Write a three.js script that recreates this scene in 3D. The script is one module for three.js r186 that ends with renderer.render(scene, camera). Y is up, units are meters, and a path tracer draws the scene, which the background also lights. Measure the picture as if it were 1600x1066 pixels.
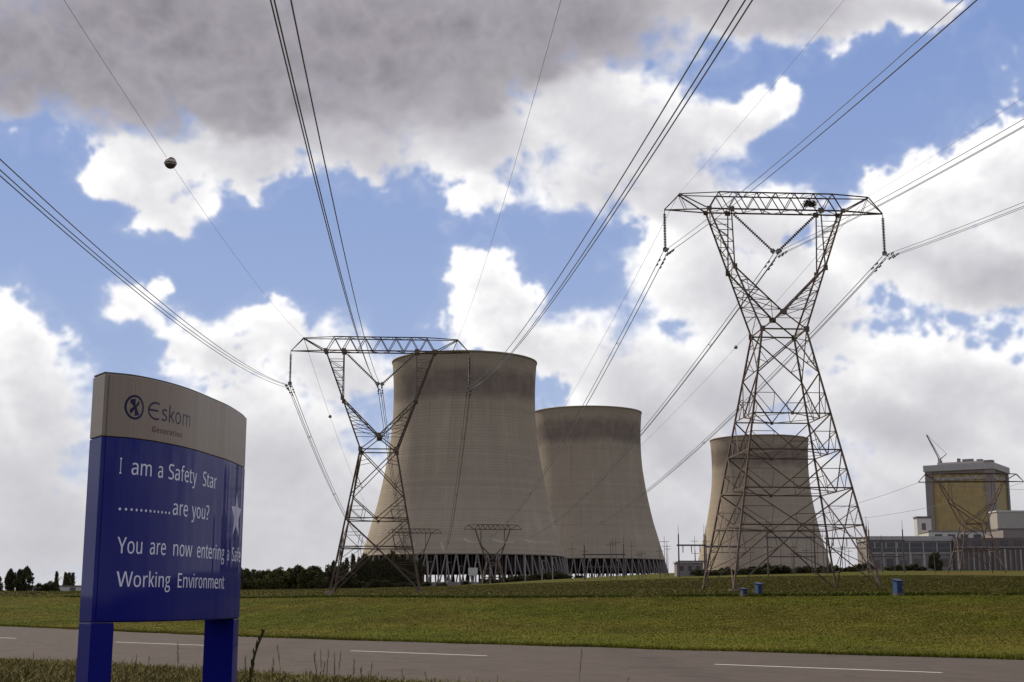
import * as THREE from 'three';
import { mergeGeometries, toCreasedNormals } from 'three/addons/utils/BufferGeometryUtils.js';

// ---------------------------------------------------------------- camera, exposure
const scene = new THREE.Scene();
const EYE = 1.4;
const camera = new THREE.PerspectiveCamera(28.098, 1024 / 682, 0.1, 20000);
camera.position.set(0, EYE, 0);
camera.rotation.set(THREE.MathUtils.degToRad(10.818), 0, 0);
const renderer = new THREE.WebGLRenderer({ antialias: true });
renderer.toneMapping = THREE.LinearToneMapping;
renderer.toneMappingExposure = 1.22;
renderer.shadowMap.enabled = true;

// ---------------------------------------------------------------- small maths
const R = Math.PI / 180;
function rng(seed) { let a = seed >>> 0; return () => { a = (a + 0x6D2B79F5) >>> 0; let t = a; t = Math.imul(t ^ (t >>> 15), t | 1); t ^= t + Math.imul(t ^ (t >>> 7), t | 61); return ((t ^ (t >>> 14)) >>> 0) / 4294967296; }; }
const clamp = (x, a = 0, b = 1) => Math.min(b, Math.max(a, x));
const sstep = (a, b, x) => { const t = clamp((x - a) / (b - a)); return t * t * (3 - 2 * t); };
const lerp = (a, b, t) => a + (b - a) * t;
const PERM = new Uint8Array(512); { const r = rng(77), p = [...Array(256).keys()]; for (let i = 255; i > 0; i--) { const j = Math.floor(r() * (i + 1)); [p[i], p[j]] = [p[j], p[i]]; } for (let i = 0; i < 512; i++) PERM[i] = p[i & 255]; }
const GX = new Float32Array(256), GY = new Float32Array(256), GZ = new Float32Array(256);
{ const r = rng(5); for (let i = 0; i < 256; i++) { const z = r() * 2 - 1, a = r() * 6.2832, s = Math.sqrt(1 - z * z); GX[i] = s * Math.cos(a); GY[i] = s * Math.sin(a); GZ[i] = z; } }
function noise(x, y, z) {
  const xi = Math.floor(x), yi = Math.floor(y), zi = Math.floor(z), fx = x - xi, fy = y - yi, fz = z - zi;
  const X = xi & 255, Y = yi & 255, Z = zi & 255, u = fx * fx * fx * (fx * (fx * 6 - 15) + 10), v = fy * fy * fy * (fy * (fy * 6 - 15) + 10), w = fz * fz * fz * (fz * (fz * 6 - 15) + 10);
  const A = PERM[X] + Y, B = PERM[X + 1] + Y, AA = PERM[A] + Z, AB = PERM[A + 1] + Z, BA = PERM[B] + Z, BB = PERM[B + 1] + Z;
  const g = (h, a, b, c) => GX[h] * a + GY[h] * b + GZ[h] * c;
  const x1 = g(PERM[AA], fx, fy, fz), x2 = g(PERM[BA], fx - 1, fy, fz), x3 = g(PERM[AB], fx, fy - 1, fz), x4 = g(PERM[BB], fx - 1, fy - 1, fz);
  const x5 = g(PERM[AA + 1], fx, fy, fz - 1), x6 = g(PERM[BA + 1], fx - 1, fy, fz - 1), x7 = g(PERM[AB + 1], fx, fy - 1, fz - 1), x8 = g(PERM[BB + 1], fx - 1, fy - 1, fz - 1);
  const a = x1 + u * (x2 - x1), b = x3 + u * (x4 - x3), c = x5 + u * (x6 - x5), d = x7 + u * (x8 - x7), e = a + v * (b - a), f = c + v * (d - c);
  return 1.6 * (e + w * (f - e));
}
function fbm(x, y, z, n, gain = 0.5) { let s = 0, a = 1, t = 0; for (let i = 0; i < n; i++) { s += a * noise(x, y, z); t += a; a *= gain; x = x * 2.03 + 13.1; y = y * 2.03 + 7.7; z = z * 2.03 + 3.3; } return s / t; }

// ---------------------------------------------------------------- sky: air and broken cumulus, computed all round
const SUN_AZ = -42, SUN_EL = 46;
const CLOUDS = [                                     // azimuth, elevation, half width, half height (degrees), how thick
  [-15.38, 23.09, 10.2, 4.13, 1], [-5.14, 23.51, 11.24, 4.01, 1], [1.44, 24.61, 7.24, 3, 0.9], [-21.75, 21.59, 6.7, 2.87, 0.95], [-10.91, 20.28, 7.58, 2.8, 0.88], [-16.57, 20.71, 6.03, 2.36, 0.9],
  [11.07, 24.33, 6.13, 1.37, 0.5], [16.48, 23.72, 2.39, 0.92, 0.2], [-14.38, 29.5, 20.12, 4.54, 1], [2.92, 29.29, 14.61, 4.01, 0.9], [-15.47, 17.38, 3.03, 1.4, 0.1], [-14.47, 15.9, 1.77, 1.03, 0],
  [-12.71, 17.84, 3.35, 1.16, 0.15], [-8.11, 18.87, 3.42, 1.3, 0.15], [-16.86, 16.75, 1.48, 0.89, 0], [-1.13, 19.04, 3.72, 1.84, 0.2], [2.83, 20.21, 2.9, 1.94, 0.12], [5.62, 19.22, 3.66, 2.22, 0.1],
  [4.19, 17.28, 3.44, 1.59, 0.2], [8.7, 19.88, 2.31, 0.99, 0.05], [11.59, 20.23, 0.67, 0.87, 0], [10.62, 19.78, 1.28, 0.46, 0.05], [7.09, 16.81, 2.88, 1.71, 0.15], [-1.54, 16.74, 1.4, 1.11, 0],
  [-3.12, 20.98, 4.24, 2.07, 0.7], [-20.55, 9.97, 1.79, 1.89, 0], [-19.31, 7.5, 2.43, 2.03, 0.1], [-20.12, 5.2, 3.38, 2.26, 0.18], [-15.69, 11.8, 1.2, 0.93, 0], [-14.78, 12.63, 0.5, 0.42, 0],
  [-10.01, 11.53, 1.63, 1.11, 0], [-12.26, 10.39, 2.46, 1.26, 0.1], [-7.87, 9.87, 2.66, 1.59, 0.15], [-10.67, 6.23, 4.99, 2.89, 0.18], [-1.71, 13.58, 1.23, 1.18, 0], [-0.96, 12.11, 2.09, 1.34, 0],
  [0.82, 10.49, 2.95, 1.35, 0.05], [3.28, 10.88, 2.01, 1.21, 0], [5.03, 9.25, 2.92, 1.87, 0.1], [5.91, 6.3, 3.69, 3.2, 0.35], [7.83, 13.46, 2.62, 2.79, 0.1], [9.65, 15.52, 3.35, 1.57, 0.05],
  [10.86, 11.5, 3.83, 3.17, 0.2], [17.61, 16.3, 2.64, 1.47, 0], [20.42, 16.93, 2.2, 1.68, 0], [21.27, 18.46, 1.03, 0.61, 0], [16.21, 14.23, 4.12, 2.05, 0.08], [20.14, 12.78, 3.47, 1.52, 0.38],
  [17.21, 9.39, 3.6, 1.8, 0.05], [20.15, 7.46, 3.24, 2.27, 0.15], [15.58, 7.14, 4.85, 2.58, 0.3], [8.91, 8.91, 3.89, 2.39, 0.25], [22.24, 15.11, 2.71, 3.44, 0.15], [0, 2.88, 24.94, 3.99, 0.3],
  [-18.04, 2.49, 10.09, 3.27, 0.3], [18.05, 2.74, 9.48, 3.79, 0.3], [-23.8, 7.77, 3.47, 2.7, 0.15], [24.67, 10.17, 3.46, 4.15, 0.2], [24.23, 4.56, 5.52, 3.9, 0.3], [-25.02, 3.33, 5.95, 3.37, 0.3],
];
{
  const r = rng(913);                                // the same kind of sky goes on outside the frame
  for (let k = 0; k < 260; k++) {
    const az = 27 + r() * 306, el = 1 + 70 * Math.pow(r(), 1.35), s = 1.2 + 5.5 * r() * (0.4 + el / 60), thick = r() < 0.35 ? 0.6 + 0.4 * r() : 0.3 * r();
    CLOUDS.push([az > 180 ? az - 360 : az, el, s * (1.2 + r()), s * (0.6 + 0.4 * r()), thick]);
  }
  for (let k = 0; k < 26; k++) { const az = -180 + k * 13.85; CLOUDS.push([az, 2.6, 10, 3.6, 0.3]); }
  for (let k = 0; k < 30; k++) CLOUDS.push([-28 + r() * 56, 32 + r() * 45, 6 + 8 * r(), 3 + 3 * r(), r()]);
}
function makeSky() {
  const W = 4096, HH = 2048, UP = HH / 2, N = W * UP;
  const D = new Float32Array(N).fill(-1), K = new Float32Array(N), KW = new Float32Array(N);
  const deg = 360 / W;
  for (const [az, el, rx, ry, thick] of CLOUDS) {
    const c = Math.max(0.12, Math.cos(el * R)), ext = 1.9, j0 = Math.max(0, Math.floor((el - ry * ext) / deg)), j1 = Math.min(UP - 1, Math.ceil((el + ry * ext) / deg));
    const half = Math.min(W / 2 - 1, Math.ceil(rx / c * ext / deg)), ic = Math.round((az / 360 + 0.25) * W);
    for (let j = j0; j <= j1; j++) {
      const dy = ((j + 0.5) * deg - el) / ry;
      for (let i = -half; i <= half; i++) {
        const dx = i * deg * c / rx, q = 1 - Math.sqrt(dx * dx + dy * dy * (dy < 0 ? 1.25 : 1)); if (q < -0.9) continue;
        const at = j * W + ((ic + i) % W + W) % W, o = D[at], h = clamp(0.5 + 0.5 * (q - o) / 0.22);
        D[at] = o + (q - o) * h + 0.22 * h * (1 - h);
        const w = Math.pow(Math.max(0, q + 0.3), 2); K[at] += w * thick; KW[at] += w;
      }
    }
  }
  const puff = new Float32Array(N), soft = new Float32Array(N), D0 = D.slice(), K0 = new Float32Array(N);
  for (let q = 0; q < N; q++) K0[q] = KW[q] > 0 ? clamp(K[q] / KW[q]) : 0;
  for (let j = 0; j < UP; j++) {
    const el = (j + 0.5) * deg * R, ce = Math.cos(el), y = Math.sin(el);
    for (let i = 0; i < W; i++) {
      const az = (i + 0.5) / W * 2 * Math.PI - Math.PI / 2, x = Math.sin(az) * ce, z = -Math.cos(az) * ce, at = j * W + i, yy = y * 1.3;
      const w1 = fbm(x * 16, yy * 16, z * 16 + 4, 4, 0.6), w2 = fbm(x * 16 + 31, yy * 16, z * 16, 4, 0.6);           // bend the outlines
      const i2 = ((i + Math.round(w1 * 1.9 / (deg * Math.max(0.2, ce)))) % W + W) % W, j2 = clamp(j + Math.round(w2 * 1.5 / deg), 0, UP - 1), from = j2 * W + i2, base = D0[from], k = K0[from];
      K[at] = k;
      if (base < -0.9) { D[at] = -1; continue; }
      const px = x + w1 * 0.010, py = yy + w2 * 0.010, pz = z + w1 * 0.006;
      let bill = 0, a = 1, f = 24, t = 0;
      for (let o = 0; o < 6; o++) { bill += a * (1 - 2.4 * Math.abs(noise(px * f + o * 17, py * f, pz * f))); t += a; a *= 0.66; f *= 2.03; }
      bill /= t; puff[at] = bill; soft[at] = 0.15 + 0.60 * sstep(-0.15, 0.75, w1 + 0.5 * noise(x * 7, yy * 7 + 2, z * 7)) + 0.25 * k;
      D[at] = base + 0.24 * w2 + (0.62 - 0.30 * k) * (bill - 0.26);
    }
  }
  const img = new Float32Array(W * HH * 4), at2 = (i, j) => D[clamp(j, 0, UP - 1) * W + ((i % W) + W) % W];
  for (let j = 0; j < HH; j++) for (let i = 0; i < W; i++) {
    const o = (j * W + i) * 4; img[o + 3] = 1;
    if (j < UP) { img[o] = 0.10; img[o + 1] = 0.09; img[o + 2] = 0.06; continue; }
    const jj = j - UP, el = (jj + 0.5) * deg, az = (i + 0.5) * deg - 90, at = jj * W + i, d = D[at];
    const b = Math.pow(clamp(el / 34), 0.62), air = [lerp(0.43, 0.122, b), lerp(0.51, 0.210, b), lerp(0.66, 0.475, b)];
    const alpha = 0.985 * Math.pow(sstep(-0.06 - 0.12 * soft[at], soft[at], d), 0.85) + 0.06 * sstep(-0.5, 0, d) * (1 - sstep(0, 0.3, d));
    let c = air;
    if (alpha > 0.002) {
      let da = ((SUN_AZ - az + 540) % 360) - 180, de = SUN_EL - el; da *= Math.cos(el * R); const L = Math.hypot(da, de) + 1e-6; da /= L * Math.max(0.2, Math.cos(el * R)); de /= L;
      let sum = 0; for (const s of [0.3, 0.7, 1.3, 2.2]) sum += Math.max(0, at2(i + Math.round(da * s / deg), jj + Math.round(de * s / deg)) - 0.04) * (s < 1 ? 0.8 : 1);
      const k = K[at], th = Math.max(0, d);
      const T = Math.exp(-(0.12 + 2.2 * k) * th - (0.27 + 0.60 * k) * sum) * (1 + (0.52 - 0.2 * k) * (puff[at] - 0.2));
      const hz = Math.exp(-el / 5);
      const dark = [lerp(0.42, 0.240, k), lerp(0.415, 0.222, k), lerp(0.455, 0.248, k)], white = [0.90, 0.89, 0.885], sh = 1 + k * (0.42 * (puff[at] - 0.25) + 0.55 * Math.max(0, 0.45 - th));
      const t = clamp(T * 1.08);
      c = [0, 1, 2].map((n) => lerp(lerp(dark[n] * sh, white[n], t), [0.54, 0.54, 0.555][n], 0.62 * hz));
    }
    img[o] = lerp(air[0], c[0], alpha); img[o + 1] = lerp(air[1], c[1], alpha); img[o + 2] = lerp(air[2], c[2], alpha);
  }
  const t = new THREE.DataTexture(img, W, HH, THREE.RGBAFormat, THREE.FloatType);
  t.mapping = THREE.EquirectangularReflectionMapping; t.magFilter = t.minFilter = THREE.LinearFilter; t.colorSpace = THREE.LinearSRGBColorSpace; t.needsUpdate = true;
  return t;
}
const skyTexture = makeSky();
scene.background = skyTexture; scene.environment = skyTexture;
const sunDir = new THREE.Vector3(Math.sin(SUN_AZ * R) * Math.cos(SUN_EL * R), Math.sin(SUN_EL * R), -Math.cos(SUN_AZ * R) * Math.cos(SUN_EL * R));
const sun = new THREE.DirectionalLight(new THREE.Color(1, 0.92, 0.76), 3.6);
sun.position.copy(sunDir).multiplyScalar(1500); sun.castShadow = true; sun.shadow.radius = 5; sun.shadow.mapSize.set(4096, 4096);
Object.assign(sun.shadow.camera, { left: -400, right: 400, top: 400, bottom: -400, near: 1, far: 4000 });
scene.add(sun); scene.add(sun.target);

// ---------------------------------------------------------------- helpers for things and parts
const used = new Map();
function numbered(name) { const n = used.get(name) ?? 0; used.set(name, n + 1); return n ? `${name}_${String(n).padStart(3, '0')}` : name; }
function tag(o, label, category, group, kind) { if (label) o.userData.label = label; if (category) o.userData.category = category; if (group) o.userData.group = group; if (kind) o.userData.kind = kind; return o; }
function thing(name, label, category, x, y, z, turn = 0, group) { const o = new THREE.Group(); o.name = numbered(name); o.position.set(x, y, z); o.rotation.y = turn; scene.add(o); return tag(o, label, category, group); }
function part(name, geometry, material, parent) { const m = new THREE.Mesh(geometry, material); m.name = name; m.castShadow = m.receiveShadow = true; parent.add(m); return m; }
function top(name, geometry, material, label, category, group, kind) { const m = part(numbered(name), geometry, material, scene); return tag(m, label, category, group, kind); }
const V = (x, y, z) => new THREE.Vector3(x, y, z);
const lin = (r, g, b) => new THREE.Color().setRGB(r, g, b);
const std = (r, g, b, roughness = 0.85, more = {}) => new THREE.MeshPhysicalMaterial({ color: lin(r, g, b), roughness, specularIntensity: roughness > 0.85 ? 0.2 : 0.6, ...more });
function boxGeo(w, h, d, x = 0, y = 0, z = 0) { return new THREE.BoxGeometry(w, h, d).translate(x, y, z); }
function dataTex(w, h, fn, srgb = false) {                     // fn(x, y) -> linear rgb in 0..1
  const a = new Uint8Array(w * h * 4), enc = (c) => { c = clamp(c); return 255 * (srgb ? (c <= 0.0031308 ? 12.92 * c : 1.055 * Math.pow(c, 1 / 2.4) - 0.055) : c); };
  for (let y = 0; y < h; y++) for (let x = 0; x < w; x++) { const c = fn(x, y), o = (y * w + x) * 4; a[o] = enc(c[0]); a[o + 1] = enc(c[1]); a[o + 2] = enc(c[2]); a[o + 3] = 255; }
  const t = new THREE.DataTexture(a, w, h, THREE.RGBAFormat); t.magFilter = THREE.LinearFilter; t.minFilter = THREE.LinearMipmapLinearFilter; t.generateMipmaps = true; t.wrapS = t.wrapT = THREE.RepeatWrapping; t.anisotropy = 8;
  if (srgb) t.colorSpace = THREE.SRGBColorSpace; t.needsUpdate = true; return t;
}
// noise that tiles: two blended copies round a torus of period P
function tile(x, y, P, f, n, seed) { const a = x / P * 2 * Math.PI, b = y / P * 2 * Math.PI, r = f / (2 * Math.PI); return fbm(Math.cos(a) * r + seed, Math.sin(a) * r + Math.cos(b) * r * 1.7, Math.sin(b) * r * 1.7 - seed, n); }

// ---------------------------------------------------------------- ground
const RN = [0.681, 0.732], RT = [0.732, -0.681];               // across and along the road, in (x, distance)
const acrossRoad = (x, d) => RN[0] * x + RN[1] * d;
function groundHeight(x, d) {
  let h = 2.4 * sstep(40, 106, acrossRoad(x, d));
  const b = lerp(0.007, 0.030, sstep(-90, 110, x)), c = lerp(0.009, -0.005, sstep(60, 150, x));
  h += b * Math.min(Math.max(0, d - 150), 350) + c * Math.min(Math.max(0, d - 500), 600);
  h += 0.06 * noise(x * 0.05, d * 0.05, 3) * sstep(44, 70, acrossRoad(x, d));
  return h;
}
const GH = groundHeight;
const grassMap = dataTex(512, 512, (x, y) => {
  const a = tile(x, y, 512, 60, 4, 3), b = tile(x, y, 512, 14, 3, 9), s = 0.5 + 0.55 * a + 0.28 * b;
  const dry = sstep(0.15, 0.6, tile(x, y, 512, 30, 3, 21));
  return [lerp(0.074, 0.104, dry) * (0.45 + 1.1 * s), lerp(0.078, 0.083, dry) * (0.45 + 1.1 * s), lerp(0.009, 0.017, dry) * (0.45 + 1.1 * s)];
}, true);
grassMap.repeat.set(1 / 7, 1 / 7);
const fineBump = dataTex(256, 256, (x, y) => { const v = 0.5 + 0.5 * tile(x, y, 256, 50, 3, 5); return [v, v, v]; });
fineBump.repeat.set(1 / 1.3, 1 / 1.3);
const grassGround = new THREE.MeshPhysicalMaterial({ map: grassMap, bumpMap: fineBump, bumpScale: 0.05, roughness: 1, specularIntensity: 0.08, vertexColors: true });
{
  const xs = [], ds = [], nx = 230, nd = 300;
  for (let i = 0; i <= nx; i++) { const t = i / nx * 2 - 1; xs.push(Math.sinh(t * 5.2) / Math.sinh(5.2) * 6000); }
  for (let j = 0; j <= nd; j++) { const t = j / nd; ds.push(-400 * (1 - t) + t * 20 + (t < 0.12 ? 0 : 0)); }
  ds.length = 0; for (let d = -300; d < 0; d += 20) ds.push(d); for (let d = 0; d < 170; d += 1.0) ds.push(d); for (let d = 170, s = 1.2; d < 9000; d += s, s *= 1.06) ds.push(d); ds.push(9000);
  const pos = [], uv = [], col = [], idx = [];
  for (const d of ds) for (const x of xs) {
    pos.push(x, GH(x, d), -d); uv.push(x, d);
    const n = acrossRoad(x, d), edge = 84 + 3 * noise(x * 0.05, 0, d * 0.02), rough = sstep(edge - 1, edge + 4, n);       // mown lawn, then taller drier grass
    const p = 1 + 0.38 * fbm(x * 0.06, d * 0.06, 8, 3), q = 0.5 + 0.5 * noise(x * 0.025, d * 0.015, 40);
    const soil = sstep(0.22, 0.5, fbm(x * 0.03 + 9, d * 0.02, 2, 2)) * sstep(180, 260, d) * sstep(60, 100, x);
    let r = 0.92 * lerp(1.0 + 0.12 * q, 0.92, rough) * p, g = 0.92 * lerp(1.02 - 0.05 * q, 0.84, rough) * p, bl = lerp(1.0, 1.3, rough) * p;
    r = lerp(r, 1.35, soil); g = lerp(g, 0.72, soil); bl = lerp(bl, 2.1, soil);
    col.push(r, g, bl);
  }
  const w = xs.length;
  for (let j = 0; j < ds.length - 1; j++) for (let i = 0; i < w - 1; i++) { const a = j * w + i; idx.push(a, a + 1, a + w, a + 1, a + w + 1, a + w); }
  const g = new THREE.BufferGeometry(); g.setAttribute('position', new THREE.Float32BufferAttribute(pos, 3)); g.setAttribute('uv', new THREE.Float32BufferAttribute(uv, 2)); g.setAttribute('color', new THREE.Float32BufferAttribute(col, 3)); g.setIndex(idx); g.computeVertexNormals();
  top('ground', g, grassGround, 'broad grass field rising gently toward the cooling towers', 'field', null, 'structure');
}
const roadAt = (t, n, y) => [n * RN[0] + t * RT[0], y, -(n * RN[1] + t * RT[1])];
const farEdge = (t) => 33.0 + 5.6 * sstep(-38, -84, t) + 0.30 * noise(t * 0.35, 1, 1) + 0.14 * noise(t * 1.7, 1, 5), nearEdge = (t) => 16.8 + 0.25 * noise(t * 0.3, 4, 2) + 0.08 * noise(t * 1.4, 4, 9);
function strip(t0, t1, step, a, b, y, cells = 1) {
  const pos = [], uv = [], idx = []; let k = 0;
  for (let t = t0; t <= t1 + 1e-6; t += step, k++) for (let c = 0; c <= cells; c++) { const n = lerp(a(t), b(t), c / cells); pos.push(...roadAt(t, n, y)); uv.push(t, n); }
  const w = cells + 1; for (let j = 0; j < k - 1; j++) for (let c = 0; c < cells; c++) { const o = j * w + c; idx.push(o, o + w, o + 1, o + 1, o + w, o + w + 1); }
  const g = new THREE.BufferGeometry(); g.setAttribute('position', new THREE.Float32BufferAttribute(pos, 3)); g.setAttribute('uv', new THREE.Float32BufferAttribute(uv, 2)); g.setIndex(idx); g.computeVertexNormals();
  if (g.attributes.normal.getY(0) < 0) { const ix = g.index.array; for (let i = 0; i < ix.length; i += 3) { const q = ix[i + 1]; ix[i + 1] = ix[i + 2]; ix[i + 2] = q; } g.computeVertexNormals(); }
  return g;
}
const asphaltMap = dataTex(1024, 512, (x, y) => {
  const g = 0.5 + 0.5 * fbm(x * 0.9, y * 0.9, 2, 2), m = tile(x, y, 512, 16, 4, 2), st = fbm(x * 0.006, y * 0.09, 5, 3), cr = Math.abs(noise(x * 0.018 + 0.4 * noise(x * 0.06, y * 0.06, 1), y * 0.03, 7)) < 0.009 ? 0.5 : 1;
  const patch = noise(x * 0.011, y * 0.02, 12) > 0.42 ? 0.84 : 1, v = (0.70 + 0.38 * g + 0.20 * m + 0.26 * st) * cr * patch; return [0.084 * v, 0.065 * v, 0.054 * v];
}, true);
asphaltMap.repeat.set(1 / 17, 1 / 8.5);
const asphaltBump = dataTex(256, 256, (x, y) => { const v = 0.5 + 0.5 * fbm(x * 0.7, y * 0.7, 1, 2); return [v, v, v]; }); asphaltBump.repeat.set(1 / 1.6, 1 / 1.6);
const asphalt = new THREE.MeshPhysicalMaterial({ map: asphaltMap, bumpMap: asphaltBump, bumpScale: 0.006, roughness: 0.95, specularIntensity: 0.25 });
const sand = new THREE.MeshStandardMaterial({ map: dataTex(256, 256, (x, y) => { const v = 0.75 + 0.5 * (0.5 + 0.5 * tile(x, y, 256, 40, 4, 6)); return [0.20 * v, 0.15 * v, 0.10 * v]; }, true), roughness: 1 }); sand.map.repeat.set(1 / 2, 1 / 2);
top('road_shoulder', strip(-120, 60, 1, (t) => farEdge(t) - 0.3, (t) => farEdge(t) + 0.35 + 0.7 * Math.max(0, noise(t * 0.5, 9, 3)), 0.008), sand, 'thin sandy verge between the road and the lawn', 'verge', null, 'structure');
const road = top('road', strip(-150, 90, 0.5, nearEdge, farEdge, 0.018, 6), asphalt, 'worn grey brown asphalt road in front of the lawn', 'road', null, 'structure');
const paintMap = dataTex(256, 64, (x, y) => { const w = 0.5 + 0.5 * fbm(x * 0.12, y * 0.12, 4, 4), v = w < 0.3 ? 0.3 : 0.5 + 0.2 * w; return [v, v * 0.97, v * 0.9]; }, true);
const paint = new THREE.MeshStandardMaterial({ map: paintMap, roughness: 0.8 });
for (let k = -5; k < 5; k++) { const t0 = -18 + k * 12.45, g = strip(t0, t0 + 5.4, 0.45, () => 25.92, () => 26.05, 0.022); part('lane_marking', g, paint, road); }

// ---------------------------------------------------------------- cooling towers
const LIFT = 1 / 74;                                            // height of one casting lift, of the shell's height
const shellMap = dataTex(2048, 1024, (x, y) => {
  const u = x / 2048, v = y / 1024, a = u * 2 * Math.PI, cx = Math.cos(a), cz = Math.sin(a);
  const lift = Math.floor(v / LIFT), inLift = v / LIFT - lift;
  let c = 1 + 0.10 * fbm(cx * 3, v * 4, cz * 3, 4) + 0.07 * fbm(cx * 22, v * 1.2, cz * 22, 3) + 0.05 * fbm(cx * 70, v * 60, cz * 70, 2);
  c *= 1 + 0.10 * (noise(lift * 7.31, 3.3, 1.7)) + 0.03 * noise(lift * 3.7, Math.floor(u * 90) * 5.17, 9);
  if (inLift < 0.2) c *= 0.90; if ((u * 90) % 1 < 0.07) c *= 0.965;
  // grey black algae and soot round the throat: a stepped lower edge along the lifts, runs below, a feathered upper edge of blotches
  const seg = Math.floor(u * 26) / 26, step = 0.03 * noise(seg * 40, 6, 2), blot = fbm(cx * 6, v * 16, cz * 6, 4), runs = fbm(cx * 30, v * 2, cz * 30, 3);
  const lo = 0.735 + step + 0.012 * runs, hi = 0.925 + 0.035 * blot + 0.01 * runs;
  let s = sstep(lo - 0.006, lo + 0.05 + 0.03 * Math.abs(blot), v) * (1 - sstep(hi - 0.075, hi + 0.045, v)) * clamp(0.84 + 0.34 * blot + 0.2 * runs);
  s = Math.max(s, 0.28 * sstep(0.1, 0.5, runs) * sstep(0.35, 0.75, v)); s = Math.max(s, 0.30 * sstep(0.94, 0.99, v + 0.02 * blot));
  const pale = 0.10 * sstep(0.15, 0.5, fbm(cx * 8 + 5, v * 3, cz * 8, 3)) * (1 - s);
  c *= 1 + pale;
  return [lerp(0.338 * c, 0.150, 0.84 * s), lerp(0.274 * c, 0.114, 0.84 * s), lerp(0.204 * c, 0.098, 0.84 * s)];
}, true);
const shellBump = dataTex(512, 1024, (x, y) => { const v = y / 1024 / LIFT, k = v - Math.floor(v); const b = (k < 0.12 ? 0.3 : 0.8) + 0.15 * noise(x * 0.2, y * 0.2, 3); return [b, b, b]; });
const concrete = new THREE.MeshPhysicalMaterial({ map: shellMap, bumpMap: shellBump, bumpScale: 0.08, roughness: 0.95, specularIntensity: 0.2 });
const concretePlain = std(0.28, 0.235, 0.18, 0.95), concreteGrey = std(0.19, 0.16, 0.148, 0.95), packing = std(0.13, 0.105, 0.095, 1);
const PROFILE = [[15.0, 52.4], [22, 50.4], [31, 47.9], [40, 45.3], [49, 43.2], [58, 41.4], [68.5, 39.6], [79, 38.2], [90, 37.5], [100, 37.4], [108, 37.7], [116.2, 38.3]];
function makeTower(label, x, y, z, turn) {
  const t = thing('cooling_tower', label, 'cooling tower', x, y, z, turn, 'concrete cooling towers of the power station');
  const curve = new THREE.CatmullRomCurve3(PROFILE.map(([h, r]) => V(r, h, 0))), pts = curve.getPoints(90);
  const outer = new THREE.LatheGeometry(pts.map((p) => new THREE.Vector2(p.x, p.y)), 128);
  part('shell', outer, concrete, t);
  part('inner_lining', new THREE.LatheGeometry(pts.map((p) => new THREE.Vector2(p.x - 0.9, p.y)).reverse(), 96), concreteGrey, t);
  part('rim', new THREE.LatheGeometry([[37.3, 115.9], [38.55, 115.9], [38.6, 116.7], [37.3, 116.7], [37.3, 115.9]].map((p) => new THREE.Vector2(...p)), 128), concretePlain, t);
  part('ring_beam', new THREE.LatheGeometry([[51.4, 14.2], [52.75, 14.2], [52.6, 15.2], [51.3, 15.2], [51.4, 14.2]].map((p) => new THREE.Vector2(...p)), 128), concretePlain, t);
  const legGeo = new THREE.CylinderGeometry(0.36, 0.42, 1, 8), n = 66;
  for (let k = 0; k < n; k++) for (const s of [-1, 1]) {
    const a0 = (k + 0.5) / n * 2 * Math.PI, a1 = a0 + s * 0.47 / n * 2 * Math.PI;
    const p = V(Math.cos(a0) * 56.3, -0.6, Math.sin(a0) * 56.3), q = V(Math.cos(a1) * 52.2, 14.4, Math.sin(a1) * 52.2), m = part('leg', legGeo, concreteGrey, t);
    m.position.copy(p).add(q).multiplyScalar(0.5); m.scale.set(1, p.distanceTo(q), 1); m.quaternion.setFromUnitVectors(V(0, 1, 0), q.clone().sub(p).normalize());
  }
  const fins = []; for (let k = 0; k < 190; k++) fins.push(boxGeo(22, 8.4, 0.22, 40, 10.5, 0).rotateY(k / 190 * 2 * Math.PI));      // upright splash sheets of the packing, open slots between them
  part('cooling_pack', mergeGeometries(fins), packing, t).userData.kind = 'stuff'; part('pack_ceiling', new THREE.CylinderGeometry(51.2, 51.2, 0.4, 96).translate(0, 14.95, 0), concreteGrey, t); part('riser_core', new THREE.CylinderGeometry(29, 29, 8.4, 64).translate(0, 10.5, 0), concreteGrey, t);
  const col = new THREE.CylinderGeometry(0.45, 0.45, 7.6, 6);
  for (let k = 0; k < 26; k++) { const a = k * 2.39996, r = 9 + 37 * Math.sqrt(k / 26), m = part('pack_column', col, concreteGrey, t); m.position.set(Math.cos(a) * r, 3.6, Math.sin(a) * r); }
  part('basin_wall', new THREE.LatheGeometry([[57.2, -2], [58, -2], [58, 1.1], [57.2, 1.1], [57.2, -2]].map((p) => new THREE.Vector2(...p)), 96), concreteGrey, t);
  return t;
}
makeTower('concrete cooling tower beside the shorter lattice pylon, its base open on slanting legs', -25.2, 9.4, -715, 0.4);
makeTower('concrete cooling tower half hidden behind its bigger looking neighbour', 52.5, 14.6, -950, 2.1);
makeTower('concrete cooling tower seen through the lattice of the tall pylon', 195, 9.9, -1072, 4.0);

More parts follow.
